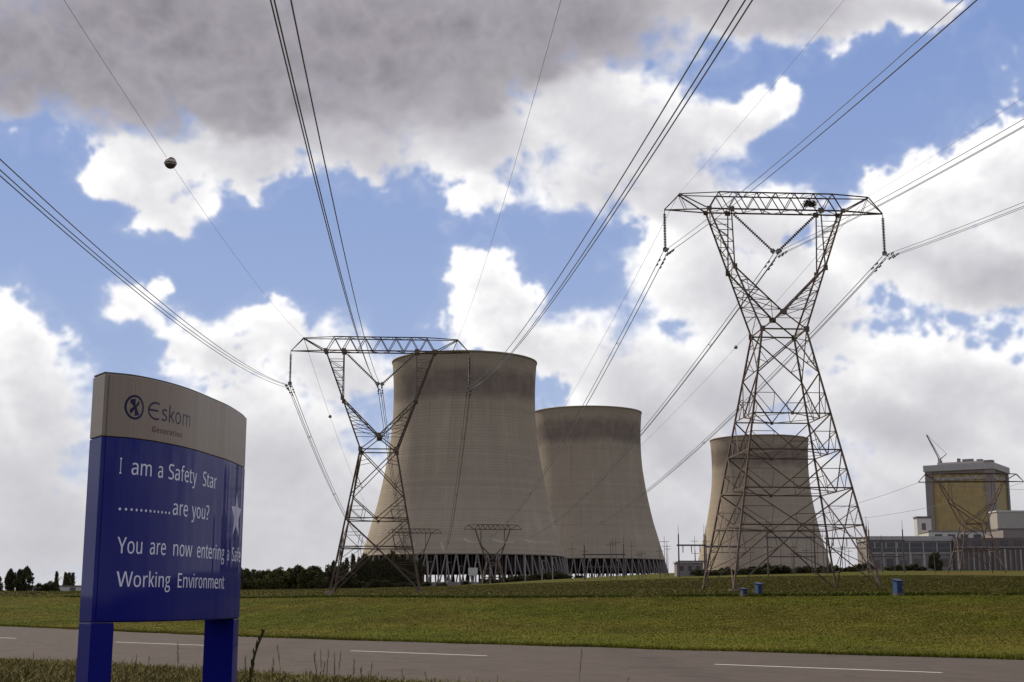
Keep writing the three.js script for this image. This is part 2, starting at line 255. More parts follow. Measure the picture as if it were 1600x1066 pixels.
// ---------------------------------------------------------------- yellow clad building and the low plant buildings
const cladMap = dataTex(512, 512, (x, y) => {
  const p = Math.floor(x / 32), q = Math.floor(y / 64), n = 0.12 * noise(p * 5.3, q * 9.1, 2), r = fbm(x * 0.02, y * 0.006, 4, 4), st = fbm(x * 0.09, y * 0.012, 8, 3);
  const seam = x % 32 < 2 || y % 64 < 2 ? 0.82 : 1, v = (0.92 + n + 0.22 * r + 0.10 * st) * seam; return [0.34 * v, 0.245 * v, 0.098 * v];
}, true);
const yellowClad = new THREE.MeshStandardMaterial({ map: cladMap, roughness: 0.75 }); cladMap.repeat.set(1 / 16, 1 / 16);
const mottled = (r, g, b, seed, size = 9) => { const m = new THREE.MeshStandardMaterial({ map: dataTex(256, 256, (x, y) => { const v = 0.9 + 0.2 * tile(x, y, 256, 24, 4, seed) + 0.12 * fbm(x * 0.1, y * 0.012, seed, 3); return [r * v, g * v, b * v]; }, true), roughness: 0.9 }); m.map.repeat.set(1 / size, 1 / size); return m; };
const greyWall = mottled(0.24, 0.20, 0.18, 3), paleWall = mottled(0.38, 0.345, 0.30, 5), brownWall = mottled(0.15, 0.115, 0.105, 7), whiteWall = mottled(0.56, 0.54, 0.50, 11), roofGrey = mottled(0.40, 0.37, 0.35, 13), darkGlass = new THREE.MeshStandardMaterial({ color: lin(0.035, 0.032, 0.04), roughness: 0.15, metalness: 0.0 });
function uvBox(w, h, d, x = 0, y = 0, z = 0) {                   // a box whose uv are metres
  const g = boxGeo(w, h, d, x, y, z), p = g.attributes.position, n = g.attributes.normal, u = g.attributes.uv;
  for (let i = 0; i < p.count; i++) { const ax = Math.abs(n.getX(i)), ay = Math.abs(n.getY(i)); u.setXY(i, ax > 0.5 ? p.getZ(i) : p.getX(i), ay > 0.5 ? p.getZ(i) : p.getY(i)); }
  return g;
}
{
  const d = 520, x = 183, y = 9, b = thing('boiler_house', 'yellow clad tall building with grey corner piers and flat roof', 'building', x, y, -d, -32 * R);
  // local axes: the nearest corner at the origin, long face along -x, short face along -z
  const L = 24.5, S = 25, Hh = 41;
  part('wall', uvBox(L - 0.2, Hh, S - 0.2, -L / 2, Hh / 2, -S / 2), yellowClad, b);
  for (const [px, pz, w] of [[0.2, 0.2, 3.2], [-L - 0.2, 0.2, 2.8], [0.2, -S - 0.2, 2.4], [-L - 0.2, -S - 0.2, 2.4]]) part('corner_pier', uvBox(w, Hh + (px > 0 && pz > 0 ? 4.5 : 1.0), w, px + (px > 0 ? -w / 2 + 0.5 : w / 2 - 0.5), (Hh + (px > 0 && pz > 0 ? 4.5 : 1.0)) / 2, pz + (pz > 0 ? -w / 2 + 0.5 : w / 2 - 0.5)), greyWall, b);
  part('pale_band', uvBox(L + 0.5, 1.2, S + 0.5, -L / 2, Hh - 1.9, -S / 2), paleWall, b);
  part('louvre_strip', uvBox(L + 0.3, 1.1, S + 0.3, -L / 2, Hh + 0.56, -S / 2), greyWall, b);
  part('parapet', uvBox(L + 2.2, 2.4, S + 2.2, -L / 2, Hh + 2.33, -S / 2), roofGrey, b);
  part('roof_slab', uvBox(L - 5, 1.1, S - 5, -L / 2 + 1, Hh + 4.1, -S / 2), roofGrey, b);
  for (const [px, w, h] of [[-5, 2.2, 0.7], [-9.5, 4, 1.0], [-13, 1.0, 1.4], [-20, 0.8, 1.0]]) part('roof_vent', uvBox(w, h, 1.8, px, Hh + 4.66 + h / 2, -4), greyWall, b);
  const crane = thing('tower_crane', 'thin lattice crane rising behind the yellow building', 'crane', 171.2, 11, -545, 0.0);
  const cm = std(0.20, 0.17, 0.16, 0.8), bar = (a, c, w) => { const m = part('lattice_bar', new THREE.BoxGeometry(1, 1, 1), cm, crane); m.position.copy(a).add(c).multiplyScalar(0.5); m.scale.set(w, a.distanceTo(c), w); m.quaternion.setFromUnitVectors(V(0, 1, 0), c.clone().sub(a).normalize()); };
  bar(V(-0.5, 0, 0), V(-0.5, 47, 0), 0.3); bar(V(0.5, 0, 0), V(0.5, 47, 0), 0.3);
  for (let k = 0; k < 16; k++) bar(V(k % 2 ? 0.5 : -0.5, 20 + k * 1.7, 0), V(k % 2 ? -0.5 : 0.5, 21.7 + k * 1.7, 0), 0.16);
  bar(V(0, 46, 0), V(-4.6, 56, 0), 0.34); bar(V(0.2, 47, 0), V(-4.6, 56.4, 0), 0.2); bar(V(0, 46, 0), V(3, 48.5, 0), 0.3); bar(V(3, 48.5, 0), V(-4.5, 56.2, 0), 0.1);
}
{ // low two storey range in front of it
  const d = 440, x0 = 113.5, x1 = 140.6, y = 10.6, b = thing('plant_building', 'long grey two storey range with a dark window band and pale mullions', 'building', x0, y, -d, 0);
  const L = x1 - x0;
  part('wall', uvBox(L, 9.8, 13, L / 2, 4.9, -6.5), greyWall, b);
  part('parapet', uvBox(L + 0.6, 1.5, 13.6, L / 2, 10.55, -6.5), roofGrey, b);
  for (let k = 0; k < 6; k++) { const x = 0.6 + k * 4.35, w = part('window', uvBox(3.9, 3.1, 0.2, x + 2.0, 7.7, 0.08), darkGlass, b); part('mullion', uvBox(0.3, 3.3, 0.3, x + 4.17, 7.7, 0.18), roofGrey, w); part('transom', uvBox(3.9, 0.16, 0.1, x + 2.0, 7.6, 0.2), greyWall, w); }
  for (let k = 0; k < 7; k++) part('pilaster', uvBox(0.7, 5.7, 0.5, 0.5 + k * 4.35, 2.85, 0.22), roofGrey, b);
  for (let k = 0; k < 6; k++) part('lower_opening', uvBox(2.1, 2.5, 0.16, 2.7 + k * 4.35, 2.5 + (k % 2) * 0.5, 0.06), k % 3 === 1 ? darkGlass : brownWall, b);
  part('roof_sill', uvBox(L, 0.4, 0.4, L / 2, 5.95, 0.15), paleWall, b);
  const c = thing('plant_hall', 'dark brown hall with pale upright ribs and stepped roof beside the grey range', 'building', x1 + 0.2, y + 0.3, -d + 2, 0);
  part('wall', uvBox(42, 10.4, 18, 21, 5.2, -9), brownWall, c); part('parapet', uvBox(26, 2.4, 17, 28.9, 11.61, -9), greyWall, c); part('ledge', uvBox(42, 0.5, 0.6, 21, 7.4, 0.2), greyWall, c);
  const rr = rng(4); for (let k = 0; k < 24; k++) part('rib', uvBox(0.35 + 0.3 * rr(), 5.5 + 1.5 * rr(), 0.4, 0.8 + k * 1.66, 3.4, 0.22), k % 3 ? greyWall : paleWall, c);
  for (let k = 0; k < 9; k++) part('upper_window', uvBox(2.2, 1.7, 0.15, 3 + k * 4.3, 8.8, 0.06), darkGlass, c);
  const e = thing('service_block', 'pale low block under the yellow building', 'building', 148.5, 9.5, -490, 0);
  part('wall', uvBox(26, 16.2, 12, 13, 8.1, -6), whiteWall, e); part('coping', uvBox(26.4, 0.6, 12.4, 13, 16.5, -6), greyWall, e); for (let k = 0; k < 5; k++) part('window', uvBox(2.6, 1.6, 0.2, 3.5 + k * 4.6, 14.6, 0.06), darkGlass, e);
  const f = thing('annex', 'narrow pale annex against the grey pier of the yellow building', 'building', 149.2, 9.5, -505.5, 0);
  part('wall', uvBox(5.2, 22, 4, 2.6, 11, -2), whiteWall, f); part('coping', uvBox(5.6, 0.7, 4.4, 2.6, 22.35, -2), brownWall, f); part('door', uvBox(1.4, 2.4, 0.2, 2.4, 19, 0.06), brownWall, f);
  const g = thing('side_block', 'wide cream block adjoining the yellow building with a dark base line', 'building', 179, 8.5, -506, 0);
  part('wall', uvBox(36, 25.4, 8, 18, 12.7, -4), paleWall, g); part('coping', uvBox(36.5, 0.5, 8.4, 18, 25.65, -4), whiteWall, g); part('base_line', uvBox(36.2, 0.9, 8.2, 18, 18.9, -4), brownWall, g);
}

// ---------------------------------------------------------------- lattice pylons
const angleGeo = (() => {                                        // a unit length of angle iron, standing on y
  const a = boxGeo(1, 1, 0.16, 0, 0, -0.42), b = boxGeo(0.16, 1, 0.84, -0.42, 0, 0.08); return mergeGeometries([a, b]);
})();
const steelMap = dataTex(128, 128, (x, y) => { const r = sstep(0.0, 0.5, tile(x, y, 128, 14, 4, 8)), v = 0.85 + 0.3 * (0.5 + 0.5 * tile(x, y, 128, 30, 3, 2)); return [lerp(0.138, 0.155, r) * v, lerp(0.100, 0.078, r) * v, lerp(0.080, 0.052, r) * v]; }, true);
const steel = new THREE.MeshPhysicalMaterial({ map: steelMap, roughness: 0.8, metalness: 0.1, specularIntensity: 0.4 });
const boltPlate = new THREE.BoxGeometry(1, 1, 1);
function bar(parent, a, b, w, name = 'brace') {
  const m = part(name, angleGeo, steel, parent), dir = b.clone().sub(a); m.position.copy(a).add(b).multiplyScalar(0.5); m.scale.set(w, dir.length(), w); m.quaternion.setFromUnitVectors(V(0, 1, 0), dir.normalize()); return m;
}
// body: levels [height, kind of panel above it]; head: cat head with window and cross arm
function makePylon(name, label, group, x, d, turn, o) {
  const p = thing(name, label, 'pylon', x, o.y ?? GH(x, d), -d, turn, group);
  const { foot, waistW, waist, levels, head, tip, outer, inner } = o, fine = o.fine !== false, k = o.bulk ?? 1;
  const half = (y) => lerp(foot, waistW, y / waist), corner = (s, t, y) => V(s * half(y), y, t * half(y));
  const L = 0.185 * k, B = 0.090 * k, T = 0.055 * k;
  for (const s of [-1, 1]) for (const t of [-1, 1]) { bar(p, V(s * half(0) * 1.012, -0.7, t * half(0) * 1.012), corner(s, t, waist), L, 'leg'); if (fine) { const m = part('footing', new THREE.CylinderGeometry(0.35, 0.5, 0.8, 10), concreteGrey, p); m.position.set(s * half(0), -0.34, t * half(0)); } }
  // the four faces: each gives a point from (across -1..1, height)
  const faces = [(c, y) => V(c * half(y), y, half(y)), (c, y) => V(c * half(y), y, -half(y)), (c, y) => V(half(y), y, c * half(y)), (c, y) => V(-half(y), y, c * half(y))];
  for (const F of faces) for (let i = 0; i < levels.length; i++) {
    const [y0, kind, belt] = levels[i], y1 = i + 1 < levels.length ? levels[i + 1][0] : waist;
    if (belt && i) bar(p, F(-1, y0), F(1, y0), B * 1.15, 'belt');
    if (kind === 'foot') for (const s of [-1, 1]) {
      bar(p, F(0, y1), F(s, y0), B);
      if (fine) { const q = (f) => F(0, y1).lerp(F(s, y0), f), leg = (f) => F(s, lerp(y1, y0, f)); bar(p, q(0.36), leg(0.36), T, 'redundant'); bar(p, q(0.68), leg(0.68), T, 'redundant'); bar(p, q(0.36), leg(0.68), T, 'redundant'); bar(p, q(0.36), F(s * 0.5, y1), T, 'redundant'); bar(p, F(s * 0.5, y1), leg(0.36), T, 'redundant'); }
    }
    if (kind === 'v') for (const s of [-1, 1]) {
      bar(p, F(s, y1), F(0, y0), B);
      if (fine) { const q = (f) => F(s, y1).lerp(F(0, y0), f), leg = (f) => F(s, lerp(y1, y0, f)); bar(p, q(0.5), leg(0.5), T, 'redundant'); bar(p, q(0.5), F(s * 0.5, y0), T, 'redundant'); bar(p, leg(0.5), F(s * 0.5, y0), T, 'redundant'); }
    }
    if (kind === 'x') for (const s of [-1, 1]) {
      bar(p, F(s, y1), F(-s, y0), B);
      if (fine) { const q = (f) => F(s, y1).lerp(F(-s, y0), f); bar(p, q(0.22), F(s, lerp(y1, y0, 0.28)), T, 'redundant'); bar(p, q(0.78), F(-s, lerp(y1, y0, 0.7)), T, 'redundant'); bar(p, q(0.78), F(-s, lerp(y1, y0, 0.5)), T, 'redundant'); }
    }
  }
  for (const F of faces) bar(p, F(-1, waist), F(1, waist), B * 1.3, 'belt');
  if (fine) for (const [y0, , belt] of levels) if (belt && y0) { bar(p, V(0, y0, half(y0)), V(half(y0), y0, 0), T, 'plan_brace'); bar(p, V(half(y0), y0, 0), V(0, y0, -half(y0)), T, 'plan_brace'); bar(p, V(0, y0, -half(y0)), V(-half(y0), y0, 0), T, 'plan_brace'); bar(p, V(-half(y0), y0, 0), V(0, y0, half(y0)), T, 'plan_brace'); }
  // head
  const hb = waist + head, db = 0.72, ht = hb + 1.55, join = (inner - waistW) / (outer - waistW), yj = waist + head * join, zj = lerp(waistW, db, join), yc = waist + head * 0.14, zc = lerp(waistW, db, 0.14);
  const outerAt = (s, t, f) => V(s * lerp(waistW, outer, f), lerp(waist, hb, f), t * lerp(waistW, db, f));
  for (const s of [-1, 1]) {
    for (const t of [-1, 1]) {
      bar(p, outerAt(s, t, 0), outerAt(s, t, 1), L * 0.9, 'window_leg');
      bar(p, V(s * inner, hb, t * db), V(s * inner, yj, t * zj), B * 1.1, 'window_post');
      bar(p, V(s * inner, yj, t * zj), V(0, yc, t * zc), B * 1.35, 'window_strut');
      bar(p, V(0, yc, t * zc), V(s * waistW, waist, t * waistW), B * 1.1, 'window_strut');
      const inn = (f) => f > join ? V(s * inner, lerp(waist, hb, f), t * lerp(waistW, db, f)) : V(s * inner, yj, t * zj).lerp(V(0, yc, t * zc), (join - f) / (join - 0.14));
      if (fine) { const st = [0.16, 0.24, 0.32, 0.4, 0.62, 0.72, 0.82, 0.91]; st.forEach((f, i) => { bar(p, outerAt(s, t, f), inn(f), T, 'redundant'); if (i && i !== 4) bar(p, outerAt(s, t, f), inn(st[i - 1]), T, 'redundant'); }); }
    }
    const n = fine ? 9 : 4;
    for (let i = 0; i < n; i++) { const a = i / n, b = (i + 1) / n; bar(p, outerAt(s, i % 2 ? 1 : -1, a), outerAt(s, i % 2 ? -1 : 1, b), T * 1.1, 'lacing'); if (fine) bar(p, outerAt(s, 1, b), outerAt(s, -1, b), T, 'lacing'); }
    if (fine) for (let i = 0; i < 4; i++) { const q = (f, t) => V(s * inner, yj, t * zj).lerp(V(0, yc, t * zc), f); bar(p, q(i / 4, i % 2 ? 1 : -1), q((i + 1) / 4, i % 2 ? -1 : 1), T, 'lacing'); bar(p, q(i / 4, 1), q(i / 4, -1), T, 'lacing'); }
  }
  bar(p, V(0, yc, zc), V(0, yc, -zc), B, 'window_strut');
  // cross arm
  const te = tip - 1.35, zt = 0.28;
  for (const t of [-1, 1]) {
    bar(p, V(-outer, hb, t * db), V(outer, hb, t * db), B * 1.35, 'bottom_chord'); bar(p, V(-outer + 0.9, ht, t * db), V(outer - 0.9, ht, t * db), B * 1.2, 'top_chord');
    for (const s of [-1, 1]) {
      bar(p, V(s * outer, hb, t * db), V(s * tip, hb, 0), B * 1.3, 'bottom_chord'); bar(p, V(s * (outer - 0.9), ht, t * db), V(s * te, ht - 0.1, t * zt), B, 'top_chord');
      bar(p, V(s * te, ht - 0.1, t * zt), V(s * tip, hb, 0), B * 0.9, 'arm_strut'); bar(p, V(s * te, ht - 0.1, t * zt), V(s * outer, hb, t * db), B * 1.1, 'arm_strut'); bar(p, V(s * (outer - 0.9), ht, t * db), V(s * outer, hb, t * db), B, 'arm_strut');
      if (fine) { const m = (outer + tip) / 2; bar(p, V(s * m, hb, t * db * 0.5), V(s * te, ht - 0.1, t * zt), T, 'redundant'); }
    }
    const n = 6, w = outer - 0.9;
    for (let i = 0; i < n; i++) { const a = -w + 2 * w * i / n, b = -w + 2 * w * (i + 1) / n, m = (a + b) / 2; bar(p, V(a, ht, t * db), V(m, hb, t * db), B * 0.8, 'arm_lacing'); bar(p, V(m, hb, t * db), V(b, ht, t * db), B * 0.8, 'arm_lacing'); }
  }
  const n = fine ? 8 : 4;
  for (let i = 0; i < n; i++) { const a = -outer + 2 * outer * i / n, b = -outer + 2 * outer * (i + 1) / n, s = i % 2 ? 1 : -1; bar(p, V(a, hb, s * db), V(b, hb, -s * db), T, 'arm_lacing'); bar(p, V(a * 0.86, ht, s * db), V(b * 0.86, ht, -s * db), T, 'arm_lacing'); if (fine) bar(p, V(b * 0.86, ht, db), V(b * 0.86, ht, -db), T, 'arm_lacing'); }
  for (const s of [-1, 1]) bar(p, V(s * te, ht - 0.1, zt), V(s * te, ht - 0.1, -zt), B, 'arm_strut');
  if (fine) {                                                   // gusset plates where members gather
    const plate = (v, w, h) => { const m = part('gusset_plate', boltPlate, steel, p); m.position.copy(v); m.scale.set(w, h, 0.03); };
    for (const t of [-1, 1]) { plate(V(0, yc, t * (zc + 0.08)), 0.62, 0.5); for (const s of [-1, 1]) { plate(V(s * waistW, waist, t * (waistW + 0.1)), 0.45, 0.5); plate(V(s * outer, hb, t * (db + 0.08)), 0.42, 0.42); plate(V(s * inner, hb, t * (db + 0.09)), 0.5, 0.45); plate(V(s * inner, yj, t * (zj + 0.1)), 0.4, 0.5); } for (const [y0, , belt] of levels) if (belt && y0) plate(V(0, y0, t * (half(y0) + 0.08)), 0.26, 0.3); }
  }
  p.updateMatrixWorld();
  const w = (x_, y_, z_) => p.localToWorld(V(x_, y_, z_));
  return { p, tipAt: (s) => w(s * tip, hb - 0.1, 0), vAt: (s) => w(s * (inner - 0.15), hb - 0.1, 0), peakAt: (s) => w(s * te, ht, 0), mid: (dy) => w(0, hb - dy, 0), down: (s, dy) => w(s * tip, hb - dy, 0), beamAt: (x_, y_) => w(x_, ht + y_, 0) };
}
const HEAD = { waistW: 1.95, head: 11.1, tip: 9.95, outer: 6.05, inner: 4.05 };
const tallPylon = makePylon('lattice_pylon', 'tall lattice steel pylon with cat head frame, standing between the blue boxes', 'lattice pylons in the field', 23.53, 118, 4 * R, { ...HEAD, y: 2.3, foot: 6.15, waist: 22.35, levels: [[0, 'foot', true], [5.3, 'v', true], [8.4, 'v', true], [11.65, 'v', true], [14.8, 'v', true], [18.4, 'x', false]] });
const shortPylon = makePylon('lattice_pylon', 'shorter lattice steel pylon with cat head frame, standing in front of the cypresses', 'lattice pylons in the field', -14.7, 150, 4 * R, { ...HEAD, y: 2.42, foot: 4.78, waist: 15.3, levels: [[0, 'foot', true], [4.73, 'v', true], [7.77, 'v', true], [10.3, 'x', false]] });
const farBody = (waist) => ({ foot: 4.2, waist, levels: [[0, 'foot', true], [waist * 0.4, 'v', true], [waist * 0.7, 'x', false]], fine: false, bulk: 1.7 });
const farA = makePylon('distant_pylon', 'distant pylon among dark trees at the foot of a cooling tower', 'small pylons far off', -36.1, 510, 6 * R, { ...HEAD, ...farBody(9), y: 6.2 });
const farB = makePylon('distant_pylon', 'distant pylon whose arms stand against the cooling tower above the open legs', 'small pylons far off', -6.6, 470, 7 * R, { ...HEAD, ...farBody(8.5), y: 6.0 });
const farC = makePylon('plant_pylon', 'squat pylon with wide cross arm in front of the yellow building', 'small pylons far off', 88.1, 262, -3 * R, { ...HEAD, head: 8, ...farBody(8.6), bulk: 1.15, y: 7.35 });

// ---------------------------------------------------------------- insulator strings
const porcelain = new THREE.MeshStandardMaterial({ color: lin(0.10, 0.075, 0.065), roughness: 0.35 }), fitting = std(0.16, 0.15, 0.15, 0.6, { metalness: 0.4 });
function insulator(a, b, label, group) {
  const len = a.distanceTo(b), t = thing('insulator_string', label, 'insulator', a.x, a.y, a.z, 0, group);
  t.quaternion.setFromUnitVectors(V(0, -1, 0), b.clone().sub(a).normalize());
  const pts = [], n = 22, y0 = -0.28, y1 = -len + 0.3; pts.push(new THREE.Vector2(0.001, y0));
  for (let i = 0; i < n; i++) { const y = lerp(y0, y1, i / n), s = (y1 - y0) / n; pts.push(new THREE.Vector2(0.05, y), new THREE.Vector2(0.145, y + s * 0.35), new THREE.Vector2(0.15, y + s * 0.55), new THREE.Vector2(0.05, y + s * 0.7)); }
  pts.push(new THREE.Vector2(0.001, y1));
  part('disc_stack', new THREE.LatheGeometry(pts.reverse(), 10), porcelain, t);
  part('hanger', new THREE.CylinderGeometry(0.04, 0.04, 0.3, 6).translate(0, -0.14, 0), fitting, t); part('yoke', new THREE.BoxGeometry(0.42, 0.36, 0.06).translate(0, -len + 0.16, 0), fitting, t);
}
const tipName = { tall: { '-1': 'tip facing the shorter pylon', 1: 'tip facing the yellow building' }, shorter: { '-1': 'tip clear of the cooling tower', 1: 'tip before the cooling tower' } };
const DROP = 3.85, onTall = 'insulators of the tall pylon', onShort = 'insulators of the shorter pylon';
for (const [py, which, grp] of [[tallPylon, 'tall', onTall], [shortPylon, 'shorter', onShort]]) {
  for (const s of [-1, 1]) { insulator(py.tipAt(s), py.down(s, DROP), `straight insulator string hanging from the ${tipName[which][s]} of the ${which} pylon`, `arm tip ${grp}`); insulator(py.vAt(s), py.mid(DROP - 0.1).add(V(s * 0.12, 0, 0)), `slanting insulator in the ${which} pylon's window, near the ${tipName[which][s]}`, `window ${grp}`); }
}

// ---------------------------------------------------------------- conductors
const aluminium = std(0.13, 0.125, 0.13, 0.5, { metalness: 0.5 }), damperMat = std(0.06, 0.055, 0.055, 0.6);
const sagPoint = (a, b, sag, t) => a.clone().lerp(b, t).setY(lerp(a.y, b.y, t) - 4 * sag * t * (1 - t));
function wireGeo(a, b, sag, r, n = 90) { const pts = []; for (let i = 0; i <= n; i++) pts.push(sagPoint(a, b, sag, i / n)); return new THREE.TubeGeometry(new THREE.CatmullRomCurve3(pts), n, r, 5); }
function bundle(label, group, a, b, sag, r = 0.026, opts = {}) {
  const t = thing('power_line', label, 'power line', 0, 0, 0, 0, group), dir = b.clone().sub(a).setY(0).normalize(), side = V(-dir.z, 0, dir.x), len = a.distanceTo(b);
  const offs = opts.single ? [[0, 0]] : [[-0.24, 0.04], [0.06, -0.2], [0.22, 0.12]];
  for (const [sx, sy] of offs) { const o = side.clone().multiplyScalar(sx).setY(sy); part('conductor', wireGeo(a.clone().add(o), b.clone().add(o), sag, r, opts.n), aluminium, t); }
  if (!opts.single && !opts.first) for (let s = opts.first ?? 26; s < len - 10; s += 48) {
    const c = sagPoint(a, b, sag, s / len), P = offs.map(([sx, sy]) => c.clone().add(side.clone().multiplyScalar(sx)).add(V(0, sy, 0))), g = [];
    for (let i = 0; i < 3; i++) g.push(new THREE.TubeGeometry(new THREE.LineCurve3(P[i], P[(i + 1) % 3]), 1, 0.022, 4)); part('spacer', mergeGeometries(g), damperMat, t);
  }
  if (opts.dampers) for (const [sx, sy] of offs) for (const s of [1.5, 2.6]) {
    const c = sagPoint(a, b, sag, s / len).add(side.clone().multiplyScalar(sx)).add(V(0, sy - 0.1, 0)), e = dir.clone().multiplyScalar(0.2), sp = new THREE.SphereGeometry(0.085, 6, 5);
    part('damper', mergeGeometries([sp.clone().translate(c.x + e.x, c.y, c.z + e.z), sp.clone().translate(c.x - e.x, c.y, c.z - e.z), new THREE.TubeGeometry(new THREE.LineCurve3(c.clone().add(e), c.clone().sub(e)), 1, 0.02, 4)]), damperMat, t);
  }
  return t;
}
const armAxis = (a, b) => { const d = b.clone().sub(a).setY(0).normalize(); return V(-d.z, 0, d.x); };
// spans over the road: the next pylons of each line stand behind the viewer, out of the picture
const q1 = V(9, 20, 150), q2 = V(42, 24, 200);
const ax1 = armAxis(q1, shortPylon.mid(0)), ax2 = armAxis(q2, tallPylon.mid(0));
for (const [py, q, ax, sag, hq, who, far, fsag] of [[shortPylon, q1, ax1, 9.0, 20, 'shorter', farA, 9], [tallPylon, q2, ax2, 9.0, 24, 'tall', farB, 9.5]]) {
  for (const s of [-1, 0, 1]) {
    const a = (s ? py.down(s, DROP + 0.15) : py.mid(DROP + 0.15)), b = q.clone().add(ax.clone().multiplyScalar(s * 9.95)).setY(hq);
    const where = s ? `from the ${who} pylon's ${tipName[who][s]}` : `from the V string of the ${who} pylon`;
    bundle(`triple conductor coming over the road ${where}`, s ? `arm tip conductors over the road, ${who} pylon` : `window conductor over the road, ${who} pylon`, a, b, sag, 0.021, { dampers: true, n: 120, first: 1e9 });
    const e = s ? far.down(s, 3.2) : far.mid(3.2);
    bundle(`triple conductor going toward the towers ${where}`, s ? `arm tip conductors toward the towers, ${who} pylon` : `window conductor toward the towers, ${who} pylon`, a, e, fsag, 0.034, { dampers: true });
  }
}
const E1 = { h: 33, sag: 11 }, balls = [];
for (const s of [-1, 1]) {
  const a1 = shortPylon.peakAt(s), b1 = V(11, 33, 200).add(ax1.clone().multiplyScalar(s * 8.6)), a2 = tallPylon.peakAt(s), b2 = V(42, 37, 200).add(ax2.clone().multiplyScalar(s * 8.6));
  bundle(`thin earth wire over the road, shorter pylon, above the ${tipName.shorter[s]}`, 'earth wires of the shorter pylon over the road', a1, b1, 11, 0.009, { single: true, n: 120 });
  bundle(`thin earth wire over the road, tall pylon, by the ${tipName.tall[s]}`, 'earth wires of the tall pylon over the road', a2, b2, 8, 0.009, { single: true, n: 120 });
  bundle(`thin earth wire running back from the shorter pylon, ${tipName.shorter[s]}`, 'earth wires of the shorter pylon toward the towers', a1, farA.peakAt(s), 7, 0.016, { single: true });
  bundle(`thin earth wire running back from the tall pylon above the ${tipName.tall[s]}`, 'earth wires of the tall pylon toward the towers', a2, farB.peakAt(s), 7, 0.016, { single: true });
  if (s < 0) { balls.push([sagPoint(a1, b1, 11, 0.24), 0.3, 'banded marker ball on the earth wire above the sign']); balls.push([sagPoint(a1, farA.peakAt(s), 7, 0.118), 0.24, 'small dark marker ball on the earth wire behind the shorter pylon']); }
  else balls.push([sagPoint(a2, farB.peakAt(s), 7, 0.138), 0.24, 'small dark marker ball beside the waist of the tall pylon']);
}
const ballDark = std(0.06, 0.045, 0.045, 0.5), ballPale = std(0.5, 0.42, 0.36, 0.6);
for (const [c, r, label] of balls) {
  const t = thing('marker_ball', label, 'marker ball', c.x, c.y, c.z, 0.3), prof = []; for (let i = 0; i <= 20; i++) { const a = -Math.PI / 2 + i / 20 * Math.PI; prof.push([Math.cos(a) * r, Math.sin(a) * r]); }
  const band = (i0, i1, name, m, grow = 0) => part(name, new THREE.LatheGeometry(prof.slice(i0, i1 + 1).map(([x, y]) => new THREE.Vector2(Math.max(0.0001, x + grow), y)), 20), m, t);
  band(0, 8, 'lower_shell', ballDark); band(8, 13, 'pale_band', ballPale); band(13, 20, 'upper_shell', ballDark); band(9, 10, 'joint_flange', ballDark, 0.02);
}
{ // tension spans of the squat pylon
  const far = V(64.5, 0, -330); far.y = GH(64.5, 330) + 13;
  for (const s of [-1, 1]) bundle('thin conductor dropping from the squat pylon to the switchyard portals', 'conductors of the squat pylon', farC.tipAt(s), far.clone().add(V(s * 8, 0, 0)), 1.6, 0.032, { single: true, n: 40 });
  for (const s of [-1, 1]) bundle('thin conductor leaving the squat pylon past the plant hall', 'conductors of the squat pylon past the hall', farC.tipAt(s), V(190 + s * 8, 26, -225), 4, 0.03, { single: true, n: 40 });
  const r = rng(12), nest = thing('bird_nest', 'dark stick nest resting on the cross arm of the tall pylon', 'bird nest', 0, 0, 0, 0), c = tallPylon.beamAt(3.3, -0.75), g = [];
  nest.position.copy(c); for (let i = 0; i < 150; i++) { const a = r() * 6.28, q = 0.25 + 0.4 * r(), h = r() * 0.45 - 0.2, b = new THREE.CylinderGeometry(0.012, 0.018, 0.5 + 0.5 * r(), 4); b.rotateZ(Math.PI / 2 + (r() - 0.5) * 0.6); b.rotateY(a + 1.57 + (r() - 0.5)); b.translate(Math.cos(a) * q * 0.9, h, Math.sin(a) * q * 0.8); g.push(b); }
  const stuff = part('twigs', mergeGeometries(g), std(0.045, 0.032, 0.025, 1), nest); stuff.userData.kind = 'stuff';
}

